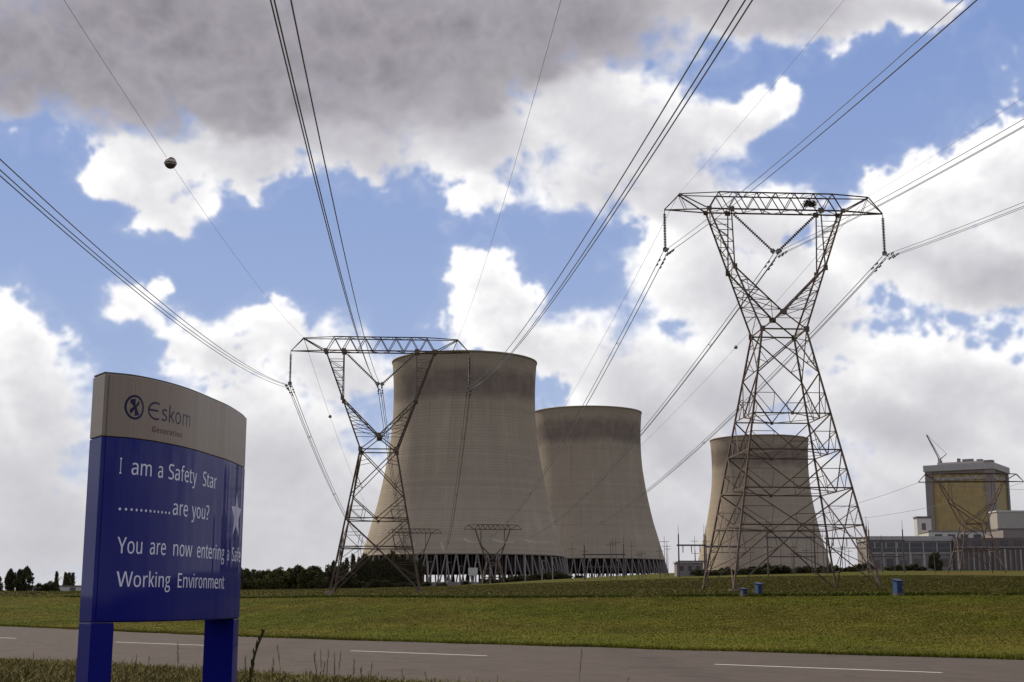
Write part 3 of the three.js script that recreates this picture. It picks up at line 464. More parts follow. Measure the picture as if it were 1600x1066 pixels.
// ---------------------------------------------------------------- the curved sign
{
  const plan = [[-2.784, 9.2], [-2.611, 9.334], [-2.468, 9.616], [-2.37, 9.976], [-2.302, 10.465], [-2.262, 10.854], [-2.253, 11.313], [-2.262, 11.52]];
  const curve = new THREE.CatmullRomCurve3(plan.map(([x, d]) => V(x, 0, -d)), false, 'catmullrom', 0.5), NS = 96, front = curve.getSpacedPoints(NS), Ls = curve.getLength();
  const normals = front.map((p, i) => { const a = front[Math.max(0, i - 1)], b = front[Math.min(NS, i + 1)], t = b.clone().sub(a).normalize(); return V(-t.z, 0, t.x); });   // toward the reader
  const sign = thing('entrance_sign', 'curved blue sign with metallic header and white lettering on two legs by the road', 'sign', -2.5, GH(-2.5, 10), -10.2);
  const O = sign.position, TH = 0.235, yb = 1.262, yh = 2.5, yt = 2.935;
  function slab(s0, s1, y0, y1, grow = 0, bevel = 0.008) {                // a length of the curved shell with its own thickness
    const i0 = Math.round(s0 / Ls * NS), i1 = Math.round(s1 / Ls * NS), sh = new THREE.Shape(), f = [], b = [];
    for (let i = i0; i <= i1; i++) { const p = front[i].clone().addScaledVector(normals[i], grow), q = front[i].clone().addScaledVector(normals[i], -TH - grow); f.push([p.x - O.x, -(p.z - O.z)]); b.push([q.x - O.x, -(q.z - O.z)]); }
    const all = f.concat(b.reverse()); all.forEach(([x, z], k) => (k ? sh.lineTo(x, z) : sh.moveTo(x, z)));
    const g = new THREE.ExtrudeGeometry(sh, { depth: y1 - y0 - 2 * bevel, bevelEnabled: true, bevelThickness: bevel, bevelSize: bevel, bevelOffset: -bevel, bevelSegments: 2, steps: 1 });
    g.rotateX(-Math.PI / 2); g.translate(0, y0 + bevel - O.y, 0); return toCreasedNormals(g, 0.25);
  }
  function sheet(s0, s1, y0, y1, off) {                                     // the printed face, following the curve
    const n = 90, pos = [], uv = [], idx = [];
    for (let k = 0; k <= n; k++) { const s = lerp(s0, s1, k / n) / Ls * NS, i = Math.min(NS - 1, Math.floor(s)), fr = s - i, ripple = 0.0030 * noise(s * 0.21, 3, 1) + 0.0007 * noise(s * 0.8, 7, 1), p = front[i].clone().lerp(front[i + 1], fr).addScaledVector(normals[i].clone().lerp(normals[i + 1], fr).normalize(), off + 0.004 + ripple);
      for (const [y, v] of [[y0, 0], [y1, 1]]) { pos.push(p.x - O.x, y - O.y, p.z - O.z); uv.push(k / n, v); } }
    for (let k = 0; k < n; k++) { const a = k * 2; idx.push(a, a + 2, a + 1, a + 1, a + 2, a + 3); }
    const g = new THREE.BufferGeometry(); g.setAttribute('position', new THREE.Float32BufferAttribute(pos, 3)); g.setAttribute('uv', new THREE.Float32BufferAttribute(uv, 2)); g.setIndex(idx); g.computeVertexNormals(); return g;
  }
  const gloss = { roughness: 0.6, specularIntensity: 0.12, clearcoat: 0.34, clearcoatRoughness: 0.05 };
  const blue = new THREE.MeshPhysicalMaterial({ color: lin(0.004, 0.006, 0.150), ...gloss });
  const brushed = new THREE.MeshPhysicalMaterial({ color: lin(0.235, 0.178, 0.132), metalness: 0.3, roughness: 0.4, specularIntensity: 0.5, clearcoat: 0.1, clearcoatRoughness: 0.3 });
  part('panel', slab(0, Ls, yb, yh), blue, sign);
  part('header', slab(0, Ls, yh + 0.002, yt), brushed, sign);
  part('leg', slab(0, 0.16, -0.4, yb - 0.002), blue, sign); part('leg', slab(2.2, Ls, -0.4, yb - 0.002), blue, sign);
  part('top_cap', slab(0, Ls, yt + 0.001, yt + 0.012, -0.012, 0.002), std(0.10, 0.09, 0.08, 0.5, { metalness: 0.5 }), sign);
  // lettering: positions in metres along the curve and above the ground
  const m0 = 0.03, m1 = Ls - 0.03, PX = 800;
  const canvas = (y0, y1, ground, draw) => { const c = document.createElement('canvas'); c.width = Math.round((m1 - m0) * PX); c.height = Math.round((y1 - y0) * PX); const g = c.getContext('2d'); g.fillStyle = ground; g.fillRect(0, 0, c.width, c.height); draw(g, (s) => (s - m0) * PX, (y) => (y1 - y) * PX); const t = new THREE.CanvasTexture(c); t.colorSpace = THREE.SRGBColorSpace; t.anisotropy = 8; t.magFilter = THREE.LinearFilter; return t; };
  const css = (r, g, b) => '#' + new THREE.Color().setRGB(r, g, b).getHexString();
  const word = (g, X, Y, text, s0, s1, y, cap, weight = '', fam = 'sans-serif') => { g.save(); g.font = `${weight} 100px ${fam}`; const w = g.measureText(text).width; g.translate(X(s0), Y(y)); g.scale((s1 - s0) * PX / w, cap * PX / 75); g.fillText(text, 0, 0); g.restore(); };
  const face = canvas(yb + 0.012, yh, css(0.004, 0.006, 0.150), (g, X, Y) => {
    g.fillStyle = '#dedae2';
    for (const [t, a, b] of [['I', 0.130, 0.150], ['am', 0.215, 0.42], ['a', 0.475, 0.55], ['Safety', 0.60, 1.06], ['Star', 1.18, 1.50]]) word(g, X, Y, t, a, b, 2.255, 0.113);
    for (let k = 0; k < 12; k++) { g.beginPath(); g.arc(X(0.15 + k * 0.0445), Y(2.016), 0.0095 * PX, 0, 7); g.fill(); }
    for (const [t, a, b] of [['are', 0.68, 0.93], ['you?', 0.99, 1.36]]) word(g, X, Y, t, a, b, 2.008, 0.113);
    for (const [t, a, b] of [['You', 0.145, 0.365], ['are', 0.425, 0.625], ['now', 0.705, 1.03], ['entering', 1.12, 1.76], ['a', 1.85, 1.92], ['Safe', 2.0, 2.36]]) word(g, X, Y, t, a, b, 1.72, 0.113);
    for (const [t, a, b] of [['Working', 0.15, 0.70], ['Environment', 0.79, 1.79]]) word(g, X, Y, t, a, b, 1.498, 0.106);
    g.fillStyle = '#b9b5cc'; g.beginPath(); for (let k = 0; k < 10; k++) { const a = -Math.PI / 2 + k * Math.PI / 5, r = (k % 2 ? 0.085 : 0.20) * PX; g[k ? 'lineTo' : 'moveTo'](X(2.12) + Math.cos(a) * r, Y(2.09) + Math.sin(a) * r); } g.closePath(); g.fill();
    const r = rng(6); for (let k = 0; k < 500; k++) { g.fillStyle = `rgba(${r() < 0.6 ? '120,110,130' : '0,0,20'},${0.10 * r()})`; const x = r() * g.canvas.width, y = r() * g.canvas.height; g.fillRect(x, y, 1 + 2 * r() * r(), 2 + 60 * r() * r()); }          // dust, scratches and dried runs
    for (let k = 0; k < 260; k++) { g.fillStyle = `rgba(90,80,70,${0.16 * r()})`; g.beginPath(); g.arc(r() * g.canvas.width, g.canvas.height - 160 * r() * r(), 1 + 2.2 * r(), 0, 7); g.fill(); }   // mud specks along the foot
  });
  const printed = new THREE.MeshPhysicalMaterial({ map: face, ...gloss });
  part('lettering_sheet', sheet(m0, m1, yb + 0.012, yh - 0.002, 0.003), printed, sign);
  const headMap = canvas(yh + 0.004, yt - 0.01, css(0.235, 0.178, 0.132), (g, X, Y) => {
    const r = rng(2); for (let k = 0; k < 900; k++) { g.fillStyle = `rgba(${r() < 0.5 ? '60,45,35' : '255,240,220'},${0.05 * r()})`; g.fillRect(r() * 2000, 0, 1 + 3 * r(), 400); }         // upright brush marks
    g.fillStyle = g.strokeStyle = '#0e0933'; g.lineWidth = 0.016 * PX;
    const cx = 0.2225, cy = 2.716; g.beginPath(); g.ellipse(X(cx), Y(cy), 0.072 * PX, 0.078 * PX, 0, 0, 7); g.stroke();
    g.save(); g.translate(X(cx), Y(cy)); g.scale(PX, PX); g.beginPath(); for (const [a, b] of [[-0.034, -0.052], [0.004, -0.06], [0.004, -0.012], [0.034, -0.052], [0.038, -0.03], [0.014, 0.0], [0.04, 0.05], [0.0, 0.06], [0.0, 0.014], [-0.034, 0.052], [-0.04, 0.02], [-0.012, -0.006], [-0.04, -0.03]]) g.lineTo(a, b); g.closePath(); g.fill(); g.restore();
    word(g, X, Y, 'skom', 0.485, 0.91, 2.655, 0.118); g.lineWidth = 0.014 * PX; g.lineCap = 'round'; g.beginPath(); g.ellipse(X(0.425), Y(2.714), 0.075 * PX, 0.058 * PX, 0, -Math.PI * 0.36, -Math.PI * 1.64, true); g.stroke(); g.beginPath(); g.moveTo(X(0.352), Y(2.716)); g.lineTo(X(0.445), Y(2.716)); g.stroke();
    g.fillStyle = '#4a1620'; word(g, X, Y, 'Generation', 0.385, 0.77, 2.562, 0.042, 'bold');
  });
  part('logo_sheet', sheet(m0, m1, yh + 0.006, yt - 0.01, 0.003), new THREE.MeshPhysicalMaterial({ map: headMap, metalness: 0.3, roughness: 0.4, specularIntensity: 0.5, clearcoat: 0.1, clearcoatRoughness: 0.3 }), sign);
}

// ---------------------------------------------------------------- blue cabinets in the grass
{
  const blueBox = mottled(0.028, 0.062, 0.15, 17, 2), greyBox = mottled(0.05, 0.058, 0.075, 19, 2), edge = std(0.016, 0.028, 0.08, 0.7), plinth = std(0.12, 0.10, 0.08, 0.95);
  for (const [x, d, w, h, m, label] of [[16.4, 98, 0.38, 0.36, greyBox, 'low grey blue cabinet in the grass beside a taller blue one'], [17.45, 98, 0.36, 0.72, blueBox, 'narrow blue cabinet in the grass next to a low grey one'], [25.35, 91, 0.44, 0.86, blueBox, 'wide blue cabinet with sloping lid near a pylon leg']]) {
    const t = thing('utility_cabinet', label, 'cabinet', x, GH(x, d), -d, 0.3, 'blue cabinets in the field');
    part('plinth', boxGeo(w + 0.12, 0.3, 0.6, 0, 0.02, 0), plinth, t); const body = new THREE.Shape([[-0.25, 0], [0.25, 0], [0.25, h * 0.86], [-0.25, h]].map((p) => new THREE.Vector2(...p)));
    part('body', new THREE.ExtrudeGeometry(body, { depth: w - 0.04, bevelEnabled: true, bevelSize: 0.02, bevelThickness: 0.02, bevelSegments: 1 }).translate(0, 0.17, -(w - 0.04) / 2).rotateY(-Math.PI / 2), m, t);
    const door = part('door', boxGeo(w - 0.12, h * 0.66, 0.02, 0, 0.2 + h * 0.38, 0.285), edge, t); part('handle', boxGeo(0.04, 0.14, 0.04, w * 0.28, 0.2 + h * 0.42, 0.31), plinth, door);
    part('lid', boxGeo(w + 0.1, 0.05, 0.66, 0, 0, 0).rotateX(h * 0.14 / 0.5 * 0.95).translate(0, 0.215 + h * 0.93, 0), edge, t);
  }
}

// ---------------------------------------------------------------- switchyard portals, masts and poles
{
  const yard = std(0.10, 0.082, 0.078, 0.8), pale = std(0.30, 0.26, 0.24, 0.9), r = rng(31);
  function portal(x, d, w, h, arms, label) {
    const t = thing('switchyard_portal', label, 'portal', x, GH(x, d), -d, (r() - 0.5) * 0.3, 'steel portals of the switchyard');
    for (const s of [0, 1]) { const m = part('post', new THREE.CylinderGeometry(0.16, 0.24, h + 3.5, 8).translate(s * w, h / 2 + 1.25, 0), yard, t); part('spike', new THREE.CylinderGeometry(0.04, 0.07, 2.6, 5).translate(s * w, h + 4.2, 0), yard, m); }
    const b = part('beam', boxGeo(w + 1, 0.42, 0.42, w / 2, h, 0), yard, t); for (let k = 0; k < 3; k++) part('insulator', new THREE.CylinderGeometry(0.14, 0.14, 1.8, 6).translate(w * (k + 0.5) / 3, h - 1.1, 0), pale, b);
    if (arms) part('lower_beam', boxGeo(w + 0.6, 0.3, 0.3, w / 2, h * 0.5, 0), yard, t);
  }
  for (const [x, d, w, h, a, l] of [[45, 372, 7, 8.5, 1, 'steel portal with two beams standing in the gap between two cooling towers'], [53.5, 380, 9, 8, 0, 'steel portal beside the grey switchyard house'], [64, 345, 12, 9.5, 1, 'steel portal behind the legs of the tall pylon, nearest the hedge'], [80, 350, 10, 9, 0, 'wide steel portal seen between the tall pylon legs'], [22, 420, 12, 7.5, 1, 'steel portal in front of the legs of the half hidden tower'], [96, 370, 9, 8.5, 1, 'steel portal beside the grey range']]) portal(x, d, w, h, a, l);
  for (let k = 0; k < 40; k++) { const x = 18 + k * 2.4 + r() * 3, d = 345 + r() * 80, h = 6 + 6 * r(), t = thing('yard_mast', 'slim dark mast standing in the switchyard', 'mast', x, GH(x, d), -d, 0, 'masts of the switchyard'); part('mast', new THREE.CylinderGeometry(0.05, 0.12, h, 6).translate(0, h / 2, 0), yard, t); part('crossbar', boxGeo(1.6 + r(), 0.12, 0.12, 0, h * 0.86, 0), yard, t); }
  for (const [px, h] of [[-47, 11], [-43, 9.5], [-36, 10.5], [-30.5, 9], [-19.5, 7], [-13.5, 8], [5, 10.5], [15, 8], [-24, 8.5], [-8, 7.5], [11, 7], [-33, 8]]) { const d = 500 + 20 * r(), t = thing('lighting_pole', 'pale slim pole standing before the open tower legs', 'pole', px, GH(px, d), -d, 0, 'pale poles along the tower basin'); part('shaft', new THREE.CylinderGeometry(0.11, 0.2, h, 7).translate(0, h / 2, 0), pale, t); part('outreach', new THREE.CylinderGeometry(0.06, 0.06, 1.6, 5).rotateZ(1.4).translate(0.75, h, 0), pale, t); }
  const h = thing('switchyard_house', 'small grey house with dark windows between two cooling towers', 'house', 50.5, GH(50.5, 395) - 0.8, -395); part('wall', uvBox(7.5, 4.4, 6, 0, 2.2, 0), greyWall, h); part('roof', uvBox(8.1, 0.4, 6.6, 0, 4.6, 0), roofGrey, h); for (let k = 0; k < 3; k++) part('window', uvBox(1.1, 1.3, 0.12, -2.4 + k * 2.4, 2.9, 3.03), darkGlass, h);
  const b = thing('notice_board', 'small white board on two posts below the cooling tower legs', 'board', -14, GH(-14, 495), -495); part('board', boxGeo(3.4, 2.6, 0.15, 0, 4.6, 0), whiteWall, b); for (const s of [-1, 1]) part('post', boxGeo(0.2, 5.6, 0.2, s * 1.2, 2.8, -0.2), pale, b);
  const w = thing('far_shed', 'long low pale shed among the trees across the field', 'shed', -152, GH(-152, 470), -470); part('wall', uvBox(22, 1.7, 7, 0, 0.85, 0), whiteWall, w); part('roof', uvBox(22.6, 0.35, 7.6, 0, 1.9, 0), brownWall, w); part('door', uvBox(2, 1.4, 0.1, 4, 0.7, 3.52), brownWall, w);
}

// ---------------------------------------------------------------- trees and bushes
const leafMats = [std(0.064, 0.064, 0.024, 0.95), std(0.052, 0.049, 0.022, 0.95), std(0.075, 0.074, 0.024, 0.95)], bark = std(0.07, 0.05, 0.038, 0.95);
function crownGeo(seed, kind) {                                   // leaf sized faces in clumps through a unit crown (height 1, width 1)
  const r = rng(seed), pos = [], q = new THREE.Quaternion(), v = V(0, 0, 0), clumps = [];
  if (kind === 'cypress') for (let k = 0; k < 26; k++) { const y = 0.04 + 0.9 * k / 26, a = k * 2.4, w = 0.34 * Math.pow(1 - y, 0.55) * (0.75 + 0.5 * r()); clumps.push([Math.cos(a) * w * 0.6, y, Math.sin(a) * w * 0.6, 0.16 + 0.16 * w, 0.085]); }
  else if (kind === 'bush') for (let k = 0; k < 26; k++) { const a = r() * 6.28, d = Math.sqrt(r()) * 0.42; clumps.push([Math.cos(a) * d, 0.12 + r() * 0.62 * (1 - d), Math.sin(a) * d, 0.12 + 0.08 * r(), 0.13 + 0.07 * r()]); }
  else for (let k = 0; k < 40; k++) { const a = r() * 6.28, y = r(), d = Math.sqrt(r()) * 0.42 * Math.sqrt(Math.max(0.05, 1 - Math.pow((y - 0.45) / 0.6, 2))); clumps.push([Math.cos(a) * d, 0.10 + 0.80 * y, Math.sin(a) * d, 0.11 + 0.07 * r(), 0.10 + 0.06 * r()]); }
  const n = kind === 'cypress' ? 75 : 95;
  for (const [cx, cy, cz, rx, ry] of clumps) for (let k = 0; k < n; k++) {
    const z = r() * 2 - 1, a = r() * 6.28, s = Math.sqrt(1 - z * z), e = Math.pow(r(), 0.4), X = cx + Math.cos(a) * s * rx * e, Y = cy + z * ry * e, Z = cz + Math.sin(a) * s * rx * e, L = 0.026 + 0.024 * r(), w = L * 0.55;
    q.set(r() - 0.5, r() - 0.5, r() - 0.5, r() - 0.5).normalize();
    const p = [[-w, -L, 0], [w, -L, 0], [w * 0.7, L, 0], [-w * 0.7, L, 0.3 * w]].map((c) => v.set(...c).applyQuaternion(q).toArray().map((t, i) => t + [X, Y, Z][i]));
    pos.push(...p[0], ...p[1], ...p[2], ...p[0], ...p[2], ...p[3]);
  }
  const g = new THREE.BufferGeometry(); g.setAttribute('position', new THREE.Float32BufferAttribute(pos, 3)); g.computeVertexNormals(); return g;
}
const crowns = { tree: [1, 2, 3, 4].map((s) => crownGeo(s * 11, 'tree')), bush: [1, 2, 3].map((s) => crownGeo(s * 17, 'bush')), cypress: [1, 2, 3].map((s) => crownGeo(s * 23, 'cypress')) };
const trunkGeo = (() => { const g = [new THREE.CylinderGeometry(0.018, 0.035, 0.62, 7).translate(0, 0.29, 0)]; for (let k = 0; k < 5; k++) g.push(new THREE.CylinderGeometry(0.006, 0.015, 0.36, 5).translate(0, 0.18, 0).rotateZ(0.75).rotateY(k * 1.26).translate(0, 0.3 + 0.05 * k, 0)); return mergeGeometries(g); })();
let plantCount = 0;
function plant(kind, name, label, category, group, x, d, w, h, mat = 0, y) {
  const t = thing(name, label, category, x, (y ?? GH(x, d)) - 0.15, -d, plantCount * 1.3, group), list = crowns[kind], c = part('crown', list[plantCount % list.length], leafMats[mat], t); c.scale.set(w, h, w); plantCount++;
  const k = part('trunk', trunkGeo, bark, t); k.scale.set(h * (kind === 'bush' ? 0.5 : 1), kind === 'bush' ? h * 0.7 : h, h * (kind === 'bush' ? 0.5 : 1)); return t;
}
const F = 2130, ux = (px, d) => (px - 800) / F * d * 0.985, sz = (p, d) => p / F * d * 0.985;
// across the field beside the sign
plant('tree', 'broad_tree', 'round dark tree standing alone across the field', 'tree', null, ux(38, 420), 420, sz(34, 420), sz(38, 420), 1);
plant('tree', 'broad_tree', 'slimmer dark tree touching the lone round tree across the field', 'tree', null, ux(16, 425), 425, sz(22, 425), sz(36, 425), 1);
plant('tree', 'broad_tree', 'small dark tree beyond the slimmer tree, farthest from the sign', 'tree', null, ux(-4, 430), 430, sz(20, 430), sz(26, 430), 1);
plant('bush', 'low_tree', 'low spreading dark tree between the round tree and the spires', 'tree', null, ux(66, 430), 430, sz(26, 430), sz(20, 430), 1);
plant('bush', 'low_tree', 'low spreading dark tree with a taller tuft beside the pale shed', 'tree', null, ux(82, 432), 432, sz(24, 432), sz(22, 432), 1);
plant('cypress', 'spire_tree', 'thin spire standing out of the low spreading tree', 'tree', null, ux(88, 434), 434, sz(12, 434), sz(33, 434), 1);
for (const px of [102, 107, 113]) plant('cypress', 'spire_tree', 'pointed conifer in a small clump beside the sign post', 'tree', 'small clump of conifers across the field', ux(px, 520), 520, sz(13, 520), sz(31, 520), 0);
// dark belt of trees between the sign and the shorter pylon
{ const r = rng(8); for (let px = 356; px < 540; px += 7) { const hgt = 34 - 12 * Math.max(0, Math.sin((px - 380) / 24)) * (r() < 0.4 ? 1 : 0.2) + 3 * r(), d = 450 + 30 * r(); plant(r() < 0.55 ? 'tree' : 'bush', 'belt_tree', 'dark rounded tree in the tree belt between sign and shorter pylon', 'tree', 'belt of dark trees', ux(px, d), d, sz(32 + 12 * r(), d), sz(hgt + 3, d), r() < 0.5 ? 1 : 2); } }
for (const [px, hgt, w] of [[520, 48, 10], [529, 40, 9], [541, 52, 11], [551, 58, 11], [561, 52, 14], [568, 58, 14], [575, 50, 14], [588, 54, 12], [594, 46, 12], [600, 50, 13], [556, 44, 12], [582, 46, 13], [620, 54, 13], [627, 50, 12], [648, 44, 12], [656, 47, 11], [535, 44, 10], [607, 56, 12], [613, 60, 13], [634, 46, 12], [640, 50, 12]]) plant('cypress', 'cypress', 'dark slender cypress in front of the cooling tower legs', 'tree', 'row of cypresses by the shorter pylon', ux(px, 465), 465, sz(w * 1.5, 465), sz(hgt, 465), 1);
for (const [px, hgt, w] of [[533, 18, 26], [552, 22, 30], [572, 20, 28], [590, 22, 30], [604, 18, 24], [626, 16, 26], [648, 15, 22], [664, 12, 20], [690, 10, 18]]) plant('bush', 'shrub', 'dark shrub at the foot of the cypresses', 'shrub', 'shrubs under the cypresses', ux(px, 455), 455, sz(w, 455), sz(hgt, 455), 1);
for (const [px, hgt, w] of [[728, 10, 20], [758, 13, 24], [775, 13, 26], [792, 14, 26], [812, 15, 28], [832, 19, 30], [850, 20, 30], [868, 18, 28], [884, 12, 22], [905, 8, 18]]) plant('bush', 'basin_shrub', 'dark shrub growing along the basin of the cooling tower', 'shrub', 'shrubs along the tower basin', ux(px, 520), 520, sz(w, 520), sz(hgt, 520), 1);
// hedge on the rise behind the tall pylon
for (let k = 0; k < 16; k++) { const px = 1092 + k * 14; plant('bush', 'hedge_shrub', 'dark shrub of the hedge on the rise behind the tall pylon', 'shrub', 'hedge on the rise', ux(px, 385), 385 - (k % 3) * 3, sz(26, 385), sz(15 + 3 * (k % 2), 385), 1); }
plant('bush', 'round_shrub', 'large round dark shrub behind the tall pylon above the hedge', 'shrub', null, ux(1213, 380), 380, sz(48, 380), sz(27, 380), 1);
plant('bush', 'round_shrub', 'dark shrub sloping down from the large round one behind the tall pylon', 'shrub', null, ux(1186, 378), 378, sz(42, 378), sz(20, 378), 1);
for (const [px, hgt, w, l] of [[1352, 17, 34, 'dark shrub at the end of the grey range'], [1400, 15, 34, 'dark shrub under the window band of the grey range'], [1426, 17, 24, 'round dark shrub before the grey range'], [1441, 10, 16, 'small dark shrub before the grey range wall']]) plant('bush', 'wall_shrub', l, 'shrub', null, ux(px, 425), 425, sz(w, 425), sz(hgt, 425), 1);
plant('tree', 'garden_tree', 'small dark tree on a thin trunk before the grey range', 'tree', null, ux(1464, 425), 425, sz(22, 425), sz(31, 425), 1);
for (const px of [1312, 1332]) plant('bush', 'yard_shrub', 'low dark shrub beside the tall pylon leg', 'shrub', 'low shrubs by the pylon leg', ux(px, 400), 400, sz(24, 400), sz(12, 400), 1);

// ---------------------------------------------------------------- grass
function tuftGeo(seed, blades, spread, lean, width) {
  const r = rng(seed), pos = [];
  for (let k = 0; k < blades; k++) { const a = r() * 6.28, x = (r() - 0.5) * spread, z = (r() - 0.5) * spread, h = 0.55 + 0.45 * r(), l = lean * (r() - 0.3), c = Math.cos(a), s = Math.sin(a), w = width * (0.7 + 0.6 * r()), mx = x + s * l * 0.35, mz = z - c * l * 0.35, tx = x + s * l, tz = z - c * l;
    pos.push(x - c * w, 0, z - s * w, x + c * w, 0, z + s * w, mx + c * w * 0.7, h * 0.6, mz + s * w * 0.7, x - c * w, 0, z - s * w, mx + c * w * 0.7, h * 0.6, mz + s * w * 0.7, mx - c * w * 0.7, h * 0.6, mz - s * w * 0.7, mx - c * w * 0.7, h * 0.6, mz - s * w * 0.7, mx + c * w * 0.7, h * 0.6, mz + s * w * 0.7, tx, h, tz); }
  const g = new THREE.BufferGeometry(); g.setAttribute('position', new THREE.Float32BufferAttribute(pos, 3)); g.computeVertexNormals(); return g;
}
const blade = new THREE.MeshPhysicalMaterial({ color: 0xffffff, roughness: 0.9, specularIntensity: 0.15, side: THREE.DoubleSide });
function scatter(name, label, n, seed, geo, place, tone) {
  const im = new THREE.InstancedMesh(geo, blade, n), r = rng(seed), m = new THREE.Matrix4(), q = new THREE.Quaternion(), c = new THREE.Color(); let k = 0;
  for (let tries = 0; k < n && tries < n * 40; tries++) { const p = place(r); if (!p) continue; const [x, d, w, h] = p; q.setFromAxisAngle(V(0, 1, 0), r() * 6.28); m.compose(V(x, GH(x, d) - 0.01, -d), q, V(w, h, w)); im.setMatrixAt(k, m); const [cr, cg, cb] = tone(r, x, d); im.setColorAt(k, c.setRGB(cr, cg, cb)); k++; }
  im.count = k; im.name = name; im.castShadow = im.receiveShadow = true; tag(im, label, 'grass', null, 'stuff'); scene.add(im); return im;
}
const lawnTone = (r, x, d) => { const v = (0.85 + 0.4 * r()) * (1 + 0.4 * fbm(x * 0.25, d * 0.12, 15, 2)), y = sstep(-0.3, 0.4, fbm(x * 0.11, d * 0.05, 5, 3)) * 0.9 + 0.25 * r(); return [lerp(0.108, 0.142, y) * v, lerp(0.116, 0.120, y) * v, lerp(0.012, 0.019, y) * v]; };
const dryTone = (r) => { const v = 0.7 + 0.4 * r(), y = r(); return [lerp(0.112, 0.145, y) * v, lerp(0.108, 0.114, y) * v, lerp(0.018, 0.04, y) * v]; };
const inView = (x, d) => Math.abs(x) < d * 0.42 + 3;
scatter('lawn_grass', 'short olive grass covering the field beyond the road', 230000, 61, tuftGeo(3, 8, 0.6, 0.9, 0.014), (r) => { const d = 34 + 165 * Math.pow(r(), 1.7), x = (r() * 2 - 1) * (d * 0.42 + 2), n = acrossRoad(x, d), t = RT[0] * x + RT[1] * d; if (n < farEdge(t) + 0.2 || n > 88) return null; return [x, d, (0.7 + 0.5 * r()) * (1 + sstep(80, 200, d)), 0.03 + 0.045 * r()]; }, lawnTone);
scatter('verge_grass', 'ragged grass fringe along the far edge of the road', 9000, 62, tuftGeo(4, 7, 0.35, 0.6, 0.016), (r) => { const t = -100 + 130 * r(), n = farEdge(t) + 0.1 + 0.7 * r() * r(), x = n * RN[0] + t * RT[0], d = n * RN[1] + t * RT[1]; return inView(x, d) ? [x, d, 0.6 + 0.5 * r(), 0.10 + 0.14 * r() * r()] : null; }, lawnTone);
scatter('rough_grass', 'taller drier grass around the pylon feet', 90000, 63, tuftGeo(5, 6, 0.7, 0.8, 0.03), (r) => { const d = 80 + 260 * Math.pow(r(), 1.5), x = (r() * 2 - 1) * (d * 0.42), n = acrossRoad(x, d); return n > 83 + 3 * noise(x * 0.05, 0, d * 0.02) && n < 290 ? [x, d, (0.9 + 0.8 * r()) * (d > 180 ? 1.8 : 1), 0.07 + 0.09 * r()] : null; }, dryTone);
scatter('ditch_grass', 'darker long grass in a line where the mown lawn ends', 14000, 64, tuftGeo(6, 7, 0.5, 0.7, 0.026), (r) => { const t = -150 + 230 * r(), n0 = 83.5, x0 = n0 * RN[0] + t * RT[0], d0 = n0 * RN[1] + t * RT[1], n = n0 + 3 * noise(x0 * 0.05, 0, d0 * 0.02) + 1.0 * r(), x = n * RN[0] + t * RT[0], d = n * RN[1] + t * RT[1]; return inView(x, d) && d > 30 && noise(t * 0.15, 2, 8) > -0.35 ? [x, d, 0.8 + 0.5 * r(), 0.13 + 0.16 * r()] : null; }, (r) => { const v = 0.7 + 0.5 * r(); return [0.085 * v, 0.095 * v, 0.014 * v]; });
scatter('near_verge_grass', 'long loose grass on the verge around the sign', 26000, 65, tuftGeo(7, 6, 0.4, 0.9, 0.010), (r) => { const d = 5 + 28 * r(), x = (r() * 2 - 1) * (d * 0.45 + 1), n = acrossRoad(x, d), t = RT[0] * x + RT[1] * d; return n < nearEdge(t) - 0.1 + 0.4 * (r() - 0.5) ? [x, d, 0.7 + 0.6 * r(), (0.10 + 0.22 * r() * r()) * (n > nearEdge(t) - 1.5 ? 0.7 : 1)] : null; }, (r) => { const v = 0.6 + 0.5 * r(), y = r(); return [lerp(0.085, 0.17, y) * v, lerp(0.085, 0.125, y) * v, lerp(0.014, 0.05, y) * v]; });
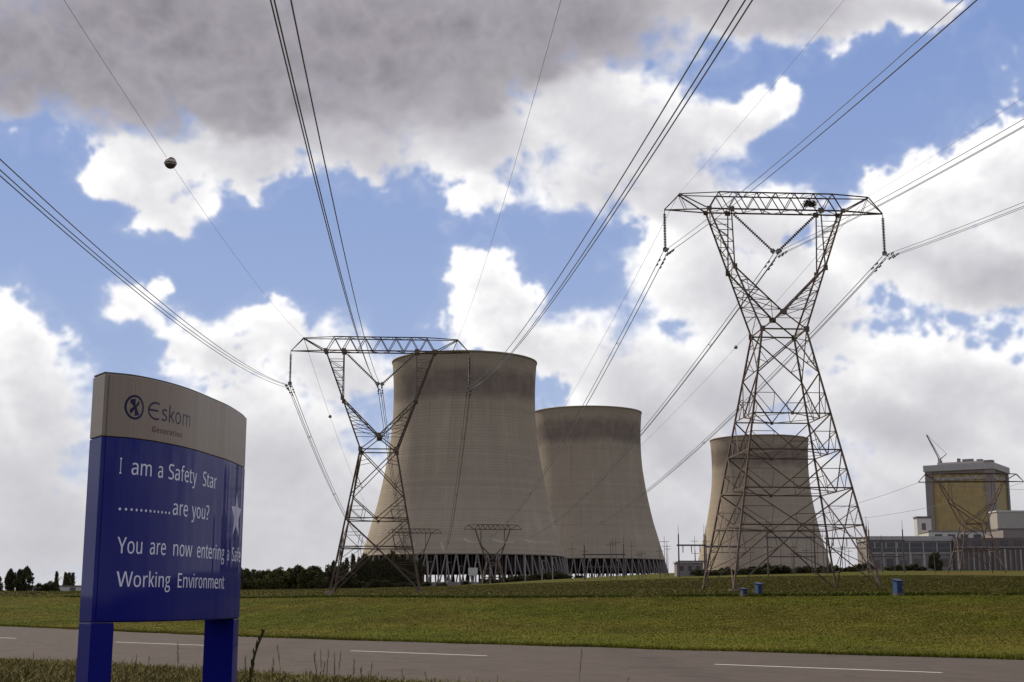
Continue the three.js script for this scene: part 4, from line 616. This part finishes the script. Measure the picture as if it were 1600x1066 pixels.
// tall seeding stalks of the near verge
const stalkGeo = (() => { const g = [], r = rng(9), pts = [V(0, 0, 0), V(0.01, 0.35, 0), V(0.035, 0.7, 0.01), V(0.085, 1, 0.02)]; const c = new THREE.CatmullRomCurve3(pts); g.push(new THREE.TubeGeometry(c, 8, 0.0022, 4)); for (let k = 0; k < 22; k++) { const p = c.getPoint(0.72 + 0.28 * k / 22), a = r() * 6.28; g.push(new THREE.TubeGeometry(new THREE.LineCurve3(p, p.clone().add(V(Math.cos(a) * 0.014, 0.03 + 0.02 * r(), Math.sin(a) * 0.014))), 1, 0.0017, 3)); } for (let k = 0; k < 3; k++) { const p = c.getPoint(0.15 + 0.16 * k), a = r() * 6.28; g.push(new THREE.TubeGeometry(new THREE.CatmullRomCurve3([p, p.clone().add(V(Math.cos(a) * 0.06, 0.12, Math.sin(a) * 0.06)), p.clone().add(V(Math.cos(a) * 0.15, 0.14, Math.sin(a) * 0.15))]), 4, 0.0035, 3)); } return mergeGeometries(g); })();
scatter('seed_stalk_grass', 'thin brown seeding grass stalks on the near verge', 190, 66, stalkGeo, (r) => { const d = 6.5 + 12 * r(), x = (r() * 2 - 1) * (d * 0.4), n = acrossRoad(x, d); return n < 16.2 && r() < 1 - 0.95 * sstep(-2.5, 2, x) ? [x, d, 0.6 + 0.4 * r(), 0.5 + 0.55 * r() * r()] : null; }, (r) => { const v = 0.6 + 0.5 * r(); return [0.11 * v, 0.085 * v, 0.035 * v]; });
{ // the single weed beside the sign
  const t = thing('tall_weed', 'tall dark weed with leaning tip standing alone beside the sign', 'weed', -1.70, GH(-1.7, 9), -9), r = rng(3), wm = std(0.038, 0.034, 0.012, 0.95);
  const c = new THREE.CatmullRomCurve3([V(0, -0.05, 0), V(0.0, 0.5, 0), V(0.015, 0.85, 0), V(0.045, 1.07, 0), V(0.10, 1.22, 0.01)]);
  part('stem', new THREE.TubeGeometry(c, 24, 0.007, 7), wm, t);
  for (let k = 0; k < 26; k++) { const p = c.getPoint(0.25 + 0.74 * k / 26), a = k * 2.4, L = 0.085 - 0.05 * k / 26, m = part('leaf', new THREE.SphereGeometry(1, 6, 4), wm, t); m.scale.set(0.006, L / 2, 0.003); m.position.copy(p).add(V(Math.cos(a) * L * 0.12, L * 0.42, Math.sin(a) * L * 0.12)); m.rotation.set(Math.sin(a) * 0.25, 0, -Math.cos(a) * 0.25 - 0.1); }
}

renderer.render(scene, camera);
